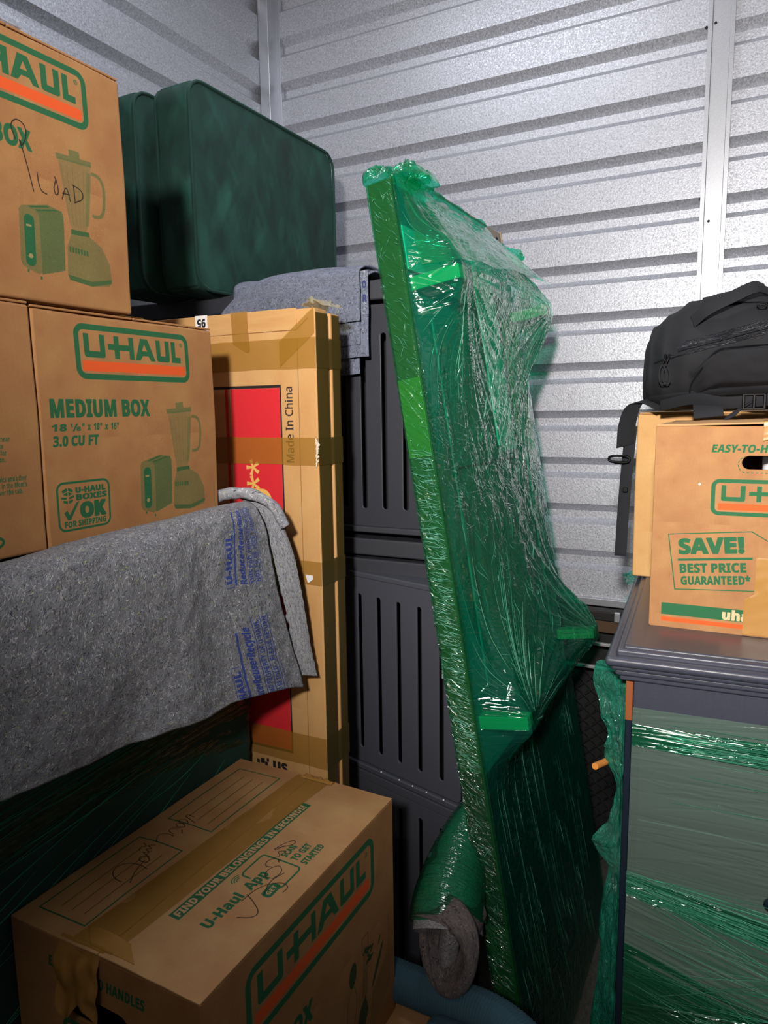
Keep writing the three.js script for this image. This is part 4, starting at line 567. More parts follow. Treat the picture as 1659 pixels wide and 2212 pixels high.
// ---------------------------------------------------------------- panel with legs bundled in green film
{
  const R = thing('wrapped_table', 'table standing on end with stubby legs, tented in green stretch film', 'table', [-0.385, YF, -1.9]);
  const O = V(-0.752, 0.508, -1.5), A = V(0.163, -0.9866, 0), B = V(0, 0, -1), C = V(0.9866, 0.163, 0); // along, deep, out
  const T = 0.058, W = 0.83, L = 2.285, P = (u, v, w) => O.clone().addScaledVector(B, u).addScaledVector(A, v).addScaledVector(C, w);
  const frame = new THREE.Matrix4().makeBasis(C, A.clone().negate(), B.clone().negate()).setPosition(O); // local: x out, y up along the panel, z towards the eye
  const box = (w0, w1, v0, v1, u0, u1, r = 0.003) => { const g = rboxAt(w0, w1, -v1, -v0, -u1, -u0, r); g.applyMatrix4(frame); return g; };
  put('table_top', box(-T + 0.003, -0.004, 0.004, L - 0.02, 0.004, W), M.board, R);
  put('edge_band', box(-T, 0, 0, L - 0.02, -0.002, 0.004, 0.0015), M.boardEdge, R, 'pale wooden edge band');
  const legs = [[0.05, 0.228], [0.05, 1.262], [0.79, 0.228], [0.79, 1.262]], LH = 0.115;
  for (const [u, v] of legs) put('leg', box(-0.005, LH, v - 0.016, v + 0.016, u - 0.02, u + 0.02), M.legWood, R);
  put('apron', box(0, 0.006, 0.3, 1.2, 0.1, 0.125), M.board, R); put('apron', box(0, 0.006, 0.3, 1.2, 0.7, 0.725), M.board, R);
  put('center_rail', box(0, 0.006, 0.1, 0.64, 0.45, 0.6), M.paleBoard, R, 'pale rail seen through the film');
  put('cross_rail', box(0, 0.005, 0.1, 0.2, 0.01, 0.3), M.paleBoard, R, 'pale rail seen through the film'); put('cross_rail', box(0, 0.005, 0.62, 0.66, 0.12, 0.7), M.board, R);
  put('cardboard_guard', box(0.0, 0.004, 0.24, 0.66, 0.65, 0.815), M.tanBoard, R, 'tan cardboard strip under the film');
  put('lower_panel', box(0.0, 0.002, 1.38, L - 0.03, 0.006, W - 0.002), M.resinDark, R, 'dark lower panel under the film');
  put('tape_patch', box(-T - 0.001, -0.003, 0.44, 0.62, -0.0045, -0.0015, 0.001), new THREE.MeshStandardMaterial({ color: '#c9a24a', roughness: 0.4 }), R);
  put('tape_patch', box(-T - 0.001, -0.003, 1.37, 1.75, -0.0045, -0.0015, 0.001), new THREE.MeshStandardMaterial({ color: '#4a4222', roughness: 0.4 }), R);
  // steel rail along the top edge, bare at its far end
  put('metal_rail', box(-0.05, -0.012, -0.034, -0.002, 0.3, 0.8, 0.002), M.bronze, R); put('metal_rail', box(-0.012, -0.006, -0.045, 0.02, 0.3, 0.8, 0.002), M.bronze, R);
  put('end_bracket', box(-0.056, -0.002, -0.05, 0.02, 0.8, 0.806, 0.002), M.bronze, R);
  { const g = new THREE.CylinderGeometry(0.0055, 0.0055, 0.003, 14); g.rotateZ(Math.PI / 2); g.applyMatrix4(new THREE.Matrix4().makeTranslation(-0.0045, 0.018, -0.755)); g.applyMatrix4(frame); put('bolt_hole', g, M.plastic, R); }
  // film pulled over the leg ends: height above the panel
  const ridge = (x, y, z) => { const n = N(x, y, z); return 1 - 2 * Math.min(0.5, Math.abs(n) * 1.6); };
  const tent = (u, v) => {
    let near = Infinity, ang = 0;
    for (const [ul, vl] of legs) { const du = u - ul, dv = v - vl, r = Math.hypot(du, dv); if (r < near) { near = r; ang = Math.atan2(dv, du); } }
    const pull = (vl, up, down) => { // how high the film stands around one pair of legs
      const d = Math.max(0, Math.abs(v - vl) - 0.02), k = v < vl ? up(d) : down(d), lag = smooth(0, 0.4, d);
      const nearSide = Math.pow(clamp(u / (0.028 + 0.24 * lag)), 1 - 0.25 * lag), farSide = Math.pow(clamp((W - u) / (0.018 + 0.34 * lag)), 1 + 0.3 * lag);
      const sag = 1 - (0.12 + 0.1 * lag) * Math.sin(clamp((u - 0.06) / 0.72) * Math.PI);
      return k * Math.min(nearSide, farSide) * sag;
    };
    const top = pull(0.228, (d) => clamp(1 - d / 0.2), (d) => Math.max(Math.exp(-d / 0.22), 0.34 * smooth(0.75, 0.0, d)));
    const low = pull(1.262, (d) => Math.exp(-d / 0.26), (d) => Math.exp(-Math.pow(d / 0.075, 1.3)));
    let h = 0.004 + (LH + 0.003) * Math.max(top, low);
    const calm = smooth(0.028, 0.1, near), edge = smooth(0, 0.03, u), inner = v < 1.36 ? 1 : 0.35;
    const far = clamp(1.5 - near * 2.0, 0.12, 1), fanned = N(ang * 11, near * 0.8, 1) + 0.6 * N(ang * 27, near * 1.4, 9) + 0.5 * ridge(ang * 15, near * 1.1, 3);
    h += calm * edge * inner * 0.006 * fanned * far;
    h += calm * edge * inner * (1 - 0.7 * far) * (0.006 * N(u * 11, v * 5, 4) + 0.005 * ridge(u * 15 + v * 9, v * 6 - u * 4, 2) + 0.0011 * ridge(u * 40, v * 22 + u * 18, 7) - 0.003);
    return Math.max(h, 0.0028 + 0.005 * smooth(0, 0.06, u) + 0.001 * N(u * 30, v * 30));
  };
  put('stretch_film', grid((s, t) => { const v = -0.002 + t * (L - 0.03), u = -0.006 + (W * 1.005 + 0.006) * (1 - Math.pow(1 - s, 1.15)); return P(u, v, tent(Math.max(0, u), v)); }, 190, 520, [0.9, 2.3]), M.film, R, 'green film tented over the legs');
  { const g = grid((s, t) => { const v = t * (L - 0.03), x = s * T, q = x * 0.8 - v * 0.6, r = x * 0.6 + v * 0.8, bend = smooth(0.86, 1, s); return P(-0.0062 - 0.003 * Math.abs(N(x * 12, v * 18, 3)) - 0.0024 * ridge(q * 70, r * 14, 8) - 0.0014 * N(q * 170, r * 26, 12) + 0.009 * bend, v, -T - 0.003 + (T + 0.009) * s); }, 48, 1500, [0.06, 2.3]), u = g.attributes.uv; for (let i = 0; i < u.count; i++) { const a = u.getX(i), b = u.getY(i), k = 0.62; u.setXY(i, a * Math.cos(k) - b * Math.sin(k), a * Math.sin(k) + b * Math.cos(k)); } put('stretch_film', g, M.filmEdge, R, 'wrinkled film over the narrow edge'); }
  put('stretch_film', grid((s, t) => P(W * s, t * (L - 0.03), -T - 0.004 - 0.003 * N(s * 9, t * 30, 5)), 30, 120, [0.8, 2.3]), M.filmStreak, R, 'film across the hidden face');
  // taut pleats running out from the leg ends, and short creases on the narrow edge; pale ones coloured as glints
  { const list = []; legs.forEach(([ul, vl], k) => { const n = [70, 90, 46, 56][k]; for (let i = 0; i < n; i++) { const a = k === 1 ? rr(-3.3, 0.5) : k === 3 ? rr(-3.0, -0.3) : k === 2 ? rr(0.3, 3.6) : rr(-3.6, 3.6), r0 = rr(0.022, 0.09), r1 = r0 + rr(0.05, 0.34), pts = []; for (let q = 0; q <= 5; q++) { const r = r0 + (r1 - r0) * q / 5, u = ul + Math.cos(a) * r * 1.1, v = vl + Math.sin(a) * r; if (u > 0.004 && u < W - 0.004 && v > 0.01) pts.push(P(u, v, tent(u, v) + 0.0012)); } if (pts.length > 2) list.push([pts, rr(0.0004, 0.0011), 10]); } });
    for (let i = 0; i < 150; i++) { const u = rr(0.05, 0.8), v = rr(0.3, 1.2), a = rr(0.6, 2.4), l = rr(0.015, 0.09), pts = []; for (let q = 0; q <= 4; q++) { const uu = u + Math.cos(a) * l * q / 4, vv = v + Math.sin(a) * l * q / 4 + 0.004 * Math.sin(q); if (uu < W - 0.01) pts.push(P(uu, vv, tent(uu, vv) + 0.001)); } if (pts.length > 2) list.push([pts, rr(0.0004, 0.001), 8]); }
    for (let i = 0; i < 90; i++) { const u = rr(0.03, 0.75), v = rr(1.34, 2.1), l = rr(0.05, 0.25), pts = []; for (let q = 0; q <= 4; q++) { const vv = v + l * q / 4, uu = u + 0.02 * q / 4; pts.push(P(uu, vv, tent(uu, vv) + 0.0008)); } list.push([pts, rr(0.0003, 0.0007), 8]); }
    list.forEach((q, i) => { if (i % 2) q[1] *= 0.8; });
    put('film_pleats', strands(list.filter((q, i) => !(i % 2))), M.pleat, R).userData.kind = 'stuff'; put('film_pleats', strands(list.filter((q, i) => i % 2)), M.pleatGlint, R).userData.kind = 'stuff';
    const edge = []; for (let i = 0; i < 360; i++) { const v = rr(0.005, 2.0), x = rr(-0.002, T), l = rr(0.005, 0.026), lean = 0.85 + 0.45 * N(v * 3, 4), a = rnd() < 0.8 ? lean + rr(-0.22, 0.22) : rr(1.6, 2.6), b = rr(-0.25, 0.25), pts = []; for (let q = 0; q <= 4; q++) { const k = q / 4, xx = x + Math.cos(a + b * k) * l * k; if (xx > -0.001 && xx < T + 0.001) pts.push(P(-0.0092 - 0.0016 * Math.sin(k * 3.14), v + Math.sin(a + b * k) * l * k, xx - T)); } if (pts.length > 2) edge.push([pts, rr(0.0002, 0.0007), 8]); }
    for (let i = 0; i < 420; i++) { const v = rr(0.6, 1.36), x = rr(-0.002, T * 0.8), l = rr(0.01, 0.045), a = 0.28 + rr(-0.2, 0.2), pts = []; for (let q = 0; q <= 4; q++) { const k = q / 4, xx = x + Math.cos(a) * l * k; if (xx < T + 0.002) pts.push(P(-0.0092 - 0.0016 * Math.sin(k * 3.14), v + Math.sin(a) * l * k + 0.001 * Math.sin(k * 5 + i), xx - T)); } if (pts.length > 2) edge.push([pts, rr(0.0002, 0.0007), 8]); }
    put('film_glint_creases', strands(edge), M.pleatGlint, R).userData.kind = 'stuff'; }
  // loose film: crown at the top corner, sheet along the top edge, flap by the rail end
  const loose = (fn, nu, nv, mat = M.filmSheer) => put('loose_film', grid(fn, nu, nv, [0.3, 0.3]), mat, R);
  for (const [u0, w0, ru, rw, hh, k] of [[0.01, -0.032, 0.05, 0.034, 0.034, 1], [0.05, 0.022, 0.075, 0.04, 0.038, 2], [0.1, 0.03, 0.06, 0.03, 0.03, 3]]) loose((s, t) => { const a = s * Math.PI, r = Math.sin(t * Math.PI / 2), rise = Math.cos(t * Math.PI / 2), n = 1 + 0.55 * N(Math.cos(2 * a) * 1.3, Math.sin(2 * a) * 1.3 + t, k * 9); return P(u0 + ru * Math.cos(2 * a) * r * n, 0.004 - hh * rise * n - 0.007 * ridge(Math.cos(2 * a) * 1.5, Math.sin(2 * a) * 1.5 + t * 2, k), w0 + rw * Math.sin(2 * a) * r * n); }, 48, 20);
  loose((s, t) => { const u = 0.02 + 0.58 * s; return P(u, -0.012 - 0.03 * t * (1 - 0.4 * s) - 0.01 * Math.abs(N(s * 9, t * 3, 1)), -0.004 + 0.03 * (1 - t) + 0.012 * N(s * 8, t * 4, 7) - 0.03 * t); }, 70, 16);
  loose((s, t) => { const u = 0.0 + 0.62 * s; return P(u, -0.014 + (0.21 + 0.02 * N(s * 5, 2)) * t, 0.004 + 0.06 * t * s + 0.003 * N(s * 6, t * 9, 7) + tent(u, Math.max(0, -0.014 + 0.21 * t)) * 0.7 + 0.03 * t + 0.006); }, 80, 40);
  loose((s, t) => P(0.76 + 0.09 * s, 0.02 + 0.1 * t + 0.012 * N(s * 5, t * 5), 0.0 + 0.05 * Math.sin(s * 3) * (0.5 + 0.6 * Math.abs(N(s * 4, t * 6, 12))) + 0.02), 30, 30);
}
// ---------------------------------------------------------------- padded furniture arm bound in film
{
  const R = thing('padded_arm', 'furniture arm padded in brown gray felt and bound in green film, before the slatted bin', 'furniture arm', [-0.58, YF, -1.46]);
  const c = new THREE.CatmullRomCurve3([[-0.575, -1.0, -1.62], [-0.59, -1.05, -1.56], [-0.593, -1.105, -1.49], [-0.585, -1.15, -1.42], [-0.572, -1.19, -1.385]].map((p) => V(...p))), rad = [0.05, 0.068, 0.086, 0.098, 0.102];
  const radius = (t) => { const k = t * 4, i = Math.min(3, Math.floor(k)); return rad[i] + (rad[i + 1] - rad[i]) * (k - i); };
  const ring = (t, a, r) => { const p = c.getPoint(t), q = c.getTangent(t), s = V(1, 0, 0).addScaledVector(q, -q.x).normalize(), n = V(0, 0, 0).crossVectors(q, s); return p.addScaledVector(s, Math.cos(a) * r * 0.85).addScaledVector(n, Math.sin(a) * r); };
  put('arm_core', grid((s, t) => ring(t, -s * 6.2832, radius(t) - 0.008), 24, 20), M.felt, R);
  put('stretch_film', grid((s, t) => ring(t * 0.9, -s * 6.2832, radius(t * 0.9) + 0.002 * N(t * 50, s * 3) + 0.0015), 48, 120, [0.5, 0.4]), M.filmStreak, R);
  // open felt cuff: outer skin, lip and inside
  const mouth = (a, k) => { const ca = Math.cos(a), sa = Math.sin(a); return V(-0.556 + 0.07 * k * ca + 0.012 * sa, -1.175 + (sa > 0 ? 0.088 : 0.128) * k * sa - 0.006 * ca, -1.352 + 0.018 * ca + (sa < 0 ? -0.01 * sa : 0.016 * -sa)); };
  put('felt_cuff', solidGrid((s, t) => { const a = -s * 6.2832, p = ring(0.86, a + 2.6, 0.1), m = mouth(a + 1.57, 1); return p.lerp(m, smooth(0, 1, t)).add(V(0, 0, 0.02 * Math.sin(t * 3.14))); }, 48, 16, 0.008, [0.5, 0.25]), M.feltPink, R);
  put('felt_lining', grid((s, t) => { const a = s * 6.2832, m = mouth(a, 0.93 - 0.25 * t); m.z -= 0.09 * t; m.x += 0.012 * Math.sin(a * 3) * t; return m; }, 48, 12, [0.5, 0.2]), M.feltPink, R);
  put('inner_fold', solidGrid((s, t) => V(-0.592 + 0.05 * s + 0.006 * Math.sin(t * 5), -1.09 - 0.19 * t, -1.372 + 0.02 * Math.sin(s * 3.14) - 0.012 * t), 12, 24, 0.004, [0.1, 0.3]), new THREE.MeshStandardMaterial({ color: '#d2cbc9', map: M.felt.map, roughness: 1 }), R);
  put('leg', rboxAt(-0.65, -0.58, YF, -1.05, -1.56, -1.44, 0.012), M.velvet, R);
}
// ---------------------------------------------------------------- blue ribbed ottoman
{
  const R = thing('corduroy_ottoman', 'blue corduroy ottoman with a fat ribbed rim, beside the bottom cardboard box', 'ottoman', [-0.42, YF, -1.2]);
  const ribbed = (pts, r, wales, closed = true) => { const c = new THREE.CatmullRomCurve3(pts.map((p) => V(...p)), closed, 'centripetal'), len = c.getLength(), seg = Math.round(len / 0.0016);
    const g = new THREE.TubeGeometry(c, seg, r, 14, closed), p = g.attributes.position, q = V(0, 0, 0), v = V(0, 0, 0); for (let i = 0; i <= seg; i++) { c.getPointAt(closed ? (i / seg) % 1 : i / seg, q); const k = 1 + 0.06 * Math.sin(i / seg * wales * 6.2832) + 0.06 * N(i * 0.006, r * 100); for (let j = 0; j <= 14; j++) { const n = i * 15 + j; v.fromBufferAttribute(p, n).sub(q).multiplyScalar(k).add(q); p.setXYZ(n, v.x, v.y, v.z); } } g.computeVertexNormals(); return g; };
  const loop = (y, x0, dy = 0) => [[x0, y - 0.04, -1.398], [x0 + 0.09, y - 0.03, -1.39], [-0.48, y - 0.008, -1.372], [-0.4, y - 0.006 + dy, -1.345], [-0.3, y - 0.018 + dy, -1.27], [-0.27, y, -1.17], [-0.3, y, -1.07], [-0.44, y, -1.03], [-0.54, y, -1.07], [-0.56, y, -1.2], [Math.max(-0.58, x0), y - 0.01, -1.3]];
  put('rim', ribbed([[-0.92, -1.376, -1.402], [-0.75, -1.375, -1.4], [-0.6, -1.366, -1.39], [-0.48, -1.345, -1.372], [-0.4, -1.341, -1.345], [-0.31, -1.345, -1.28], [-0.28, -1.34, -1.18], [-0.31, -1.34, -1.08], [-0.42, -1.34, -1.03], [-0.54, -1.34, -1.05]], 0.043, 140, false), M.corduroy, R); put('rim', ribbed(loop(-1.43, -0.57), 0.043, 140), M.corduroy, R);
  const body = softBox(0.3, 0.41, 0.27, 0.03, [0.02, 0.02, 0.02]); body.translate(-0.44, YF + 0.205, -1.2); put('body', body, M.corduroy, R);
}
// ---------------------------------------------------------------- dresser bound in film
{
  const R = thing('wrapped_dresser', 'dark navy dresser with a moulded top, its drawers bound in green stretch film', 'dresser', [-0.23, -0.441, -1.315], 0.066);
  R.position.y = EYE + YF; const up = -0.441 - YF; // root stands on the floor
  const W = 1.0, D = 0.97, y = (v) => up + v, B = (nm, x0, x1, y0, y1, z0, z1, r, m = M.navy, l) => part(nm, rboxAt(x0, x1, y(y0), y(y1), z0, z1, r, 3), m, R, l);
  B('top_slab', 0.03, W - 0.03, -0.012, 0, -D + 0.02, -0.03, 0.004);
  B('moulding', 0.018, W - 0.018, -0.02, -0.004, -D + 0.012, -0.018, 0.006); B('moulding', 0, W, -0.034, -0.016, -D, 0, 0.008); B('moulding', 0.01, W - 0.01, -0.044, -0.031, -D + 0.01, -0.01, 0.006); B('moulding', 0.017, W - 0.017, -0.055, -0.042, -D + 0.016, -0.017, 0.005); B('moulding', 0.025, W - 0.025, -0.066, -0.053, -D + 0.02, -0.025, 0.004);
  B('frieze', 0.05, W - 0.034, -0.125, -0.062, -D + 0.05, -0.034, 0.003);
  B('side_panel', 0.036, 0.049, -up + 0.02, -0.064, -D + 0.06, -0.042, 0.003, M.navyDark); B('corner_block', 0.0355, 0.0488, -0.15, -0.064, -0.07, -0.0405, 0.002, M.copperWood, 'reddish brown bare wood at the corner'); B('side_panel', W - 0.05, W - 0.036, -up + 0.02, -0.064, -D + 0.06, -0.06, 0.003, M.navyDark);
  B('corner_post', 0.0485, 0.064, -up + 0.03, -0.127, -0.075, -0.038, 0.004, M.navyDark, 'dark blue corner post'); B('corner_post', W - 0.056, W - 0.034, -up + 0.03, -0.064, -0.075, -0.038, 0.004, M.navyDark);
  B('back_panel', 0.04, W - 0.04, -up + 0.03, -0.064, -D + 0.05, -D + 0.06, 0.002, M.navyDark);
  const rows = [[-0.128, -0.34], [-0.35, -0.56], [-0.57, -0.8], [-0.81, -1.05], [-1.06, -1.25]];
  for (const [a, b] of rows) { const d = B('drawer', 0.06, W - 0.06, b, a, -0.5, -0.05, 0.006, M.navy); for (const x of [0.3, 0.7]) { const k = part('knob', new THREE.LatheGeometry([[0, 0], [0.006, 0.001], [0.006, 0.01], [0.014, 0.016], [0.015, 0.021], [0.01, 0.026], [0, 0.027]].map(([p, q]) => new THREE.Vector2(p, q)), 18).rotateX(Math.PI / 2), M.navyDark, d); k.position.set(x, y((a + b) / 2), -0.051); } }
  B('plinth', 0.04, W - 0.04, -up, -up + 0.06, -D + 0.06, -0.06, 0.004, M.navyDark);
  // film over the front: a tight clear band above, gathered ropes, then many crossing wraps
  const film = (nm, y0, y1, z, skew, amp, freq, mat, nv = 160, sag = 0) => part(nm, grid((s, t) => { const x = 0.05 + (W - 0.1) * s, v = y0 + (y1 - y0) * t, vy = v - skew * s - sag * Math.sin(s * 3.14); const pinch = 0.35 + 0.65 * smooth(0, 0.25, s); return V(x, y(vy), z + amp * pinch * (N(s * 1.6, v * freq, 3) + 0.5 * N(s * 4, v * freq * 2.3, 8))); }, 80, nv, [1, Math.abs(y1 - y0) * 1.2]), mat, R);
  film('stretch_film', -0.118, -1.26, -0.031, 0, 0.003, 15, M.filmClear, 300);
  film('film_band', -0.15, -0.192, -0.026, 0.0, 0.007, 120, M.filmStreak, 60); film('film_band', -0.455, -0.5, -0.026, 0.13, 0.007, 120, M.filmStreak, 60); film('film_band', -0.5, -0.66, -0.027, 0.16, 0.005, 90, M.filmClear, 90, 0.03);
  film('film_band', -0.6, -0.98, -0.025, 0.12, 0.01, 85, M.filmStreak, 160, 0.05); film('film_band', -0.72, -1.2, -0.02, -0.1, 0.01, 95, M.filmStreak, 160); film('film_band', -0.86, -1.27, -0.015, 0.05, 0.009, 95, M.filmStreak, 160, 0.03);
  { // long gathered folds across the front: fans from the left post, then crossing wraps lower down; the palest are coloured as glints
    const list = [], fold = (x0, y0, x1, y1, r, z, sag = 0) => { const pts = []; for (let k = 0; k <= 6; k++) { const t = k / 6; pts.push(V(x0 + (x1 - x0) * t, y(y0 + (y1 - y0) * t - sag * Math.sin(t * 3.14)), z)); } list.push([pts, r, 18]); };
    for (let i = 0; i < 34; i++) { const v = rr(-0.15, -0.19); fold(0.05 + rr(0, 0.1), v, rr(0.35, 0.95), v + rr(-0.012, 0.012), rr(0.0005, 0.0016), -0.021 + rr(0, 0.003)); }
    for (const v of [-0.14, -0.205, -0.235, -0.29]) fold(0.1 + rr(0, 0.1), v, 0.9, v + rr(-0.012, 0.004), rr(0.001, 0.0018), -0.024, rr(-0.006, 0.006));
    for (let i = 0; i < 75; i++) { const v = -0.44 - rr(0, 0.05), e = v - rr(0.03, 0.19); fold(0.05, v, rr(0.3, 0.95), e, rr(0.0005, 0.0016), -0.017 + rr(0, 0.004), rr(-0.01, 0.01)); }
    for (let i = 0; i < 260; i++) { const v = rr(-0.52, -1.2), x = rr(0.04, 0.3); fold(x, v, x + rr(0.15, 0.6), v - rr(0.02, 0.14), rr(0.0004, 0.0014), -0.013 + rr(0, 0.005), rr(-0.012, 0.012)); }
    for (let i = 0; i < 260; i++) { const v = rr(-0.62, -1.25), x = rr(0.05, 0.5); fold(x, v, x + rr(0.15, 0.45), v + rr(0.01, 0.1), rr(0.0004, 0.0013), -0.01 + rr(0, 0.005), rr(-0.012, 0.012)); }
    for (const [k, m] of [[0, M.pleat], [1, M.pleat], [2, M.pleatGlint]]) part('gathered_film', strands(list.filter((q, i) => i % 3 === k).map(([p, r, n]) => [p, r * (k === 2 ? 0.5 : 0.65), n])), m, R).userData.kind = 'stuff'; }
  // film gathered along the left side
  const prof = [[-0.068, -0.006], [-0.085, -0.034], [-0.16, -0.028], [-0.24, -0.004], [-0.272, -0.014], [-0.33, 0.012], [-0.42, -0.0], [-0.485, -0.03], [-0.52, 0.004], [-0.62, -0.01], [-0.76, -0.012], [-0.9, -0.024], [-1.05, -0.03], [-1.2, -0.02], [-1.28, 0]];
  const c = new THREE.CatmullRomCurve3(prof.map(([a, b]) => V(b, y(a), 0)));
  part('side_film', grid((s, t) => { const p = c.getPoint(t); return V(p.x + (0.034 - p.x) * s + 0.006 * N(s * 5, t * 30, 4), p.y, -0.09 - 0.06 * (1 - s) + 0.012 * N(s * 4, t * 26, 9) + 0.005 * N(s * 12, t * 90, 3)); }, 24, 300, [0.3, 1.2]), M.filmSide, R);
  part('side_film', grid((s, t) => V(0.03 - 0.004 * Math.abs(N(s * 8, t * 20, 2)), y(-0.07 - 1.2 * t), -0.08 - (D - 0.16) * s), 60, 60, [0.9, 1.2]), M.filmStreak, R);
  part('film_tail', grid((s, t) => V(0.036 - 0.05 * s - 0.03 * t * s, y(-0.004 - 0.012 * Math.sin(t * 3) - 0.03 * s + 0.006 * N(s * 4, t * 8)), -0.66 - 0.14 * t), 20, 30, [0.2, 0.2]), M.filmSheer, R);
  const dowel = part('wooden_peg', new THREE.CylinderGeometry(0.007, 0.007, 0.06, 16), M.orangeWood, R, 'orange wooden peg end'); dowel.rotation.x = 1.4; dowel.rotation.z = 0.35; dowel.position.set(-0.012, y(-0.285), -0.12);
}
// ---------------------------------------------------------------- box behind it, under the backpack
{
  const face = mapped((x, w, h) => { kraft(x, w, h, KRAFT_TAN); logo(x, 0.2 * w, 0.045 * h, 0.62 * w, 0.23 * h); x.save(); x.translate(0.155 * w, 0.8 * h); x.rotate(-Math.PI / 2); lettering(x, 'NO.CIENTH', 0, -14, 0.28 * h, 14, { heavy: 3 }); x.restore(); }, 768, 716);
  const R = thing('moving_box', 'tan cardboard box under the black backpack, behind the box with the price tag print', 'box', [-0.045, -0.441, -2.145]);
  const g = softBox(0.46, 0.42, 0.42, 0.005, [0.004, 0.002, 0.003], 16, 0.002); g.translate(0, 0.21, 0); part('body', g, [M.kraftTan, M.kraftTan, M.kraftTan, M.kraftTan, face, M.kraftTan], R);
  for (const s of [-1, 1]) part('flap', rboxAt(-0.228, 0.228, 0.4205, 0.4245, s < 0 ? -0.208 : 0.002, s < 0 ? -0.002 : 0.208, 0.0015), M.kraftTan, R);
}
// ---------------------------------------------------------------- backpack lying on the boxes
{
  const R = thing('backpack', 'black backpack lying on its side on top of two cardboard boxes', 'backpack', [0.02, -0.012, -1.95]);
  const xs = [-0.262, -0.252, -0.235, -0.2, -0.15, -0.09, -0.02, 0.05, 0.14, 0.22, 0.28, 0.31], tp = [0.09, 0.155, 0.19, 0.222, 0.245, 0.258, 0.262, 0.246, 0.248, 0.235, 0.19, 0.12], dp = [0.05, 0.1, 0.13, 0.16, 0.178, 0.185, 0.188, 0.188, 0.185, 0.175, 0.14, 0.08];
  const at = (list, x) => { let i = 0; while (i < xs.length - 2 && x > xs[i + 1]) i++; const t = clamp((x - xs[i]) / (xs[i + 1] - xs[i])), q = t * t * (3 - 2 * t); return list[i] + (list[i + 1] - list[i]) * q; };
  const y0 = -0.012, zc = -1.95, bottom = (x) => y0 + 0.02 * smooth(-0.2, -0.262, x);
  const wr = (x, y, z) => 0.008 * N(x * 11 + y * 8, y * 12, z * 10) + 0.003 * N(x * 34, y * 30 + x * 20, z * 20);
  const skin = (x, a, grow = 0) => { const top = at(tp, x), bot = bottom(x), h = (top - bot) / 2, d = at(dp, x), n = 2.5, ca = Math.cos(a), sa = Math.sin(a); const e = Math.pow(Math.pow(Math.abs(ca), n) + Math.pow(Math.abs(sa), n), -1 / n); const q = V(x, bot + h + sa * e * (h + grow), zc + ca * e * (d + grow)); const k = wr(q.x, q.y, q.z); q.y += k * sa; q.z += k * ca; return q; };
  put('body', grid((s, t) => { const x = xs[0] + 0.003 + (xs.at(-1) - xs[0] - 0.006) * (0.5 - 0.5 * Math.cos(s * Math.PI)); return skin(x, -t * 6.2832); }, 110, 90, [0.6, 0.9]), M.nylon, R);
  for (const [x, nm] of [[xs[0] + 0.003, 'side_seam'], [xs.at(-1) - 0.003, 'side_seam']]) put(nm, grid((s, t) => { const c = V(x, bottom(x) + (at(tp, x) - bottom(x)) / 2, zc); return c.lerp(skin(x, (x < 0 ? 1 : -1) * s * 6.2832), t); }, 40, 6), M.nylon, R);
  const front = (x, y, grow = 0.002) => { const top = at(tp, x), bot = bottom(x), h = (top - bot) / 2, v = clamp((y - bot - h) / h, -0.98, 0.98), e = Math.pow(1 - Math.pow(Math.abs(v), 2.5), 1 / 2.5); const z = zc + e * at(dp, x); return V(x, y, z + wr(x, y, z) + grow); };
  const strip = (nm, f, x0, x1, half, mat, grow = 0.003, n = 50) => put(nm, grid((s, t) => { const x = x0 + (x1 - x0) * s, y = f(x) + (0.5 - t) * 2 * half; return front(x, y, grow + 0.003 * Math.sin(t * 3.14)); }, n, 6, [(x1 - x0) * 3, half * 6]), mat, R);
  const zip = (x) => 0.118 + (x + 0.22) * 0.22 - 0.16 * Math.pow(Math.max(0, x - 0.05), 2); strip('zipper_flap', zip, -0.17, 0.28, 0.0095, M.nylonShine, 0.006); strip('zipper_flap', (x) => zip(x) - 0.016, -0.225, 0.28, 0.004, M.nylonShine, 0.004);
  strip('bottom_band', (x) => 0.013 + 0.02 * Math.sin((x + 0.25) * 5), -0.24, 0.27, 0.008, M.webbing, 0.004);
  // front pocket: raised panel with its own piping
  const pk = (s, t) => { const x = -0.145 + 0.36 * s, e = smooth(0, 0.1, s) * smooth(0, 0.1, 1 - s) * smooth(0, 0.14, t) * smooth(0, 0.1, 1 - t); const y = 0.105 + 0.02 * smooth(0, 0.2, s) - 0.085 * t - 0.03 * (1 - smooth(0, 0.18, s)) * (1 - t); return front(x, y, 0.001 + 0.014 * e + 0.003 * N(s * 6, t * 4, 7)); };
  put('front_pocket', grid(pk, 60, 24, [0.5, 0.2]), M.nylon, R);
  put('pocket_piping', tube([[0, 1], [0.01, 0.6], [0.06, 0.25], [0.16, 0.08], [0.3, 0.03], [0.6, 0.02], [1, 0.02]].map(([s, t]) => pk(s, t).add(V(0, 0, 0.003))), 0.0026, 60, 6), M.nylonShine, R);
  // carry handle over the top
  put('carry_handle', ribbon([[-0.145, 0.185, -1.79], [-0.115, 0.207, -1.768], [-0.06, 0.233, -1.764], [-0.02, 0.25, -1.778], [0.0, 0.247, -1.81]], 0.034, [-0.3, 0.75, -0.6], 0.004), M.webbing, R);
  put('top_flap', solidGrid((s, t) => { const p = skin(-0.13 + 0.17 * s, 1.25 - 0.55 * t, 0.005); return p; }, 24, 12, 0.003), M.nylon, R);
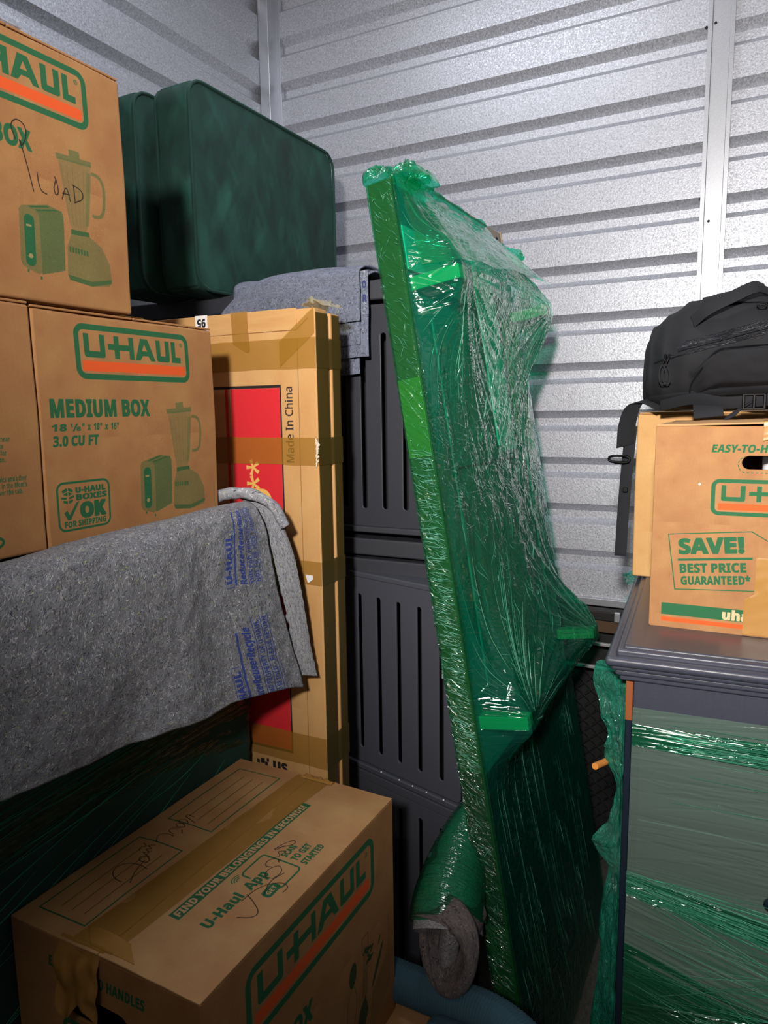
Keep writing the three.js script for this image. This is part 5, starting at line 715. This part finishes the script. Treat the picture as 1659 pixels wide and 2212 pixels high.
  for (const x of [-0.2, -0.192]) { put('zipper_pull', tube([[x, 0.115, -1.795], [x + 0.004, 0.112, -1.782], [x - 0.002, 0.094, -1.776]], 0.0028, 10, 6), M.plastic, R); put('pull_cord', tube([[x - 0.002, 0.095, -1.776], [x - 0.008, 0.075, -1.772], [x - 0.004, 0.05, -1.772], [x + 0.006, 0.05, -1.772], [x + 0.006, 0.072, -1.773], [x - 0.001, 0.092, -1.776]], 0.0016, 30, 5), M.webbing, R); }
  put('loop_ring', new THREE.TorusGeometry(0.009, 0.002, 8, 18).scale(1, 0.55, 1).translate(-0.006, 0.208, -1.765), M.plastic, R);
  // straps under and in front
  put('shoulder_strap', ribbon([[-0.21, 0.0, -1.83], [-0.13, 0.014, -1.775], [-0.07, 0.004, -1.745], [-0.02, 0.006, -1.735], [0.05, 0.012, -1.74], [0.12, 0.008, -1.76]], 0.026, [0.05, 0.95, 0.3], 0.0025), M.webbing, R);
  put('shoulder_strap', ribbon([[-0.105, 0.006, -1.78], [-0.1, -0.012, -1.74], [-0.098, -0.026, -1.73]], 0.06, [1, 0.1, 0.1], 0.003), M.webbing, R);
  put('shoulder_strap', ribbon([[-0.02, 0.004, -1.735], [-0.045, -0.014, -1.728], [-0.06, -0.03, -1.72]], 0.03, [0.9, 0.5, 0.1], 0.0025), M.webbing, R);
  for (const [x0, x1, a, b] of [[-0.033, 0.012, 0.018, 0.023], [-0.033, 0.012, -0.012, -0.007], [-0.034, -0.028, -0.012, 0.023], [0.006, 0.012, -0.012, 0.023], [-0.014, -0.008, -0.012, 0.023]]) put('ladder_buckle', rboxAt(x0, x1, a, b, -1.733, -1.725, 0.002), M.plastic, R);
  // hip strap hanging down the left side
  put('hip_strap', ribbon([[-0.2, -0.004, -1.86], [-0.24, 0.012, -1.875], [-0.276, 0.002, -1.885], [-0.292, -0.04, -1.89], [-0.296, -0.1, -1.893]], 0.045, [0.9, 0.25, 0], 0.003), M.nylon, R);
  put('hip_strap', ribbon([[-0.283, -0.05, -1.893], [-0.29, -0.14, -1.896], [-0.297, -0.26, -1.9], [-0.301, -0.384, -1.9]], 0.029, [1, 0, 0.1], 0.003), M.webbing, R);
  put('side_buckle', tube([[-0.333, -0.128, -1.888], [-0.333, -0.137, -1.888], [-0.318, -0.14, -1.887], [-0.287, -0.139, -1.886], [-0.284, -0.13, -1.886], [-0.29, -0.126, -1.886]], 0.0035, 30, 7, true), M.plastic, R);
  put('side_buckle', rboxAt(-0.322, -0.296, -0.146, -0.137, -1.895, -1.888, 0.002), M.plastic, R);
  put('slider', rboxAt(-0.298, -0.286, -0.216, -0.204, -1.894, -1.886, 0.002).rotateZ(0), M.plastic, R);
}
// ---------------------------------------------------------------- added lamps, out of view
{
  const R = thing('unseen_work_light', 'made-up tripod for the unseen light behind the camera, lighting the unit', 'lamp', [LAMP[0], YF, LAMP[2] + 0.09]);
  const h = LAMP[1] - YF;
  part('pole', new THREE.CylinderGeometry(0.012, 0.014, h - 0.25, 14).translate(0, (h - 0.25) / 2 + 0.2, 0), M.lampBody, R);
  for (let k = 0; k < 3; k++) { const a = k * 2.094 + 1.57; part('leg', tube([[0, 0.55, 0], [Math.cos(a) * 0.22, 0.26, Math.sin(a) * 0.22], [Math.cos(a) * 0.4, 0.012, Math.sin(a) * 0.4]], 0.011, 12, 8), M.lampBody, R); }
  part('housing', rboxAt(-0.07, 0.07, h - 0.075, h + 0.06, -0.03, 0.05, 0.012), M.lampBody, R);
  part('lens', new THREE.CylinderGeometry(0.045, 0.045, 0.01, 24).rotateX(Math.PI / 2).translate(0, h, -0.036), M.lampGlow, R);
}
for (const [at, label] of [[CEIL, 'added ceiling strip light above the green cushions, brightening the left wall'], [HALL, 'added ceiling strip light near the entrance, for fill']]) {
  const R = thing('added_strip_light', label, 'lamp', [at[0], at[1] + 0.012, at[2]]);
  part('housing', rboxAt(-0.58, 0.58, 0.01, YC - at[1] - 0.012, -0.08, 0.08, 0.01), M.lampBody, R); part('diffuser', rboxAt(-0.55, 0.55, 0, 0.012, -0.06, 0.06, 0.004), M.lampGlow, R);
}
renderer.render(scene, camera);
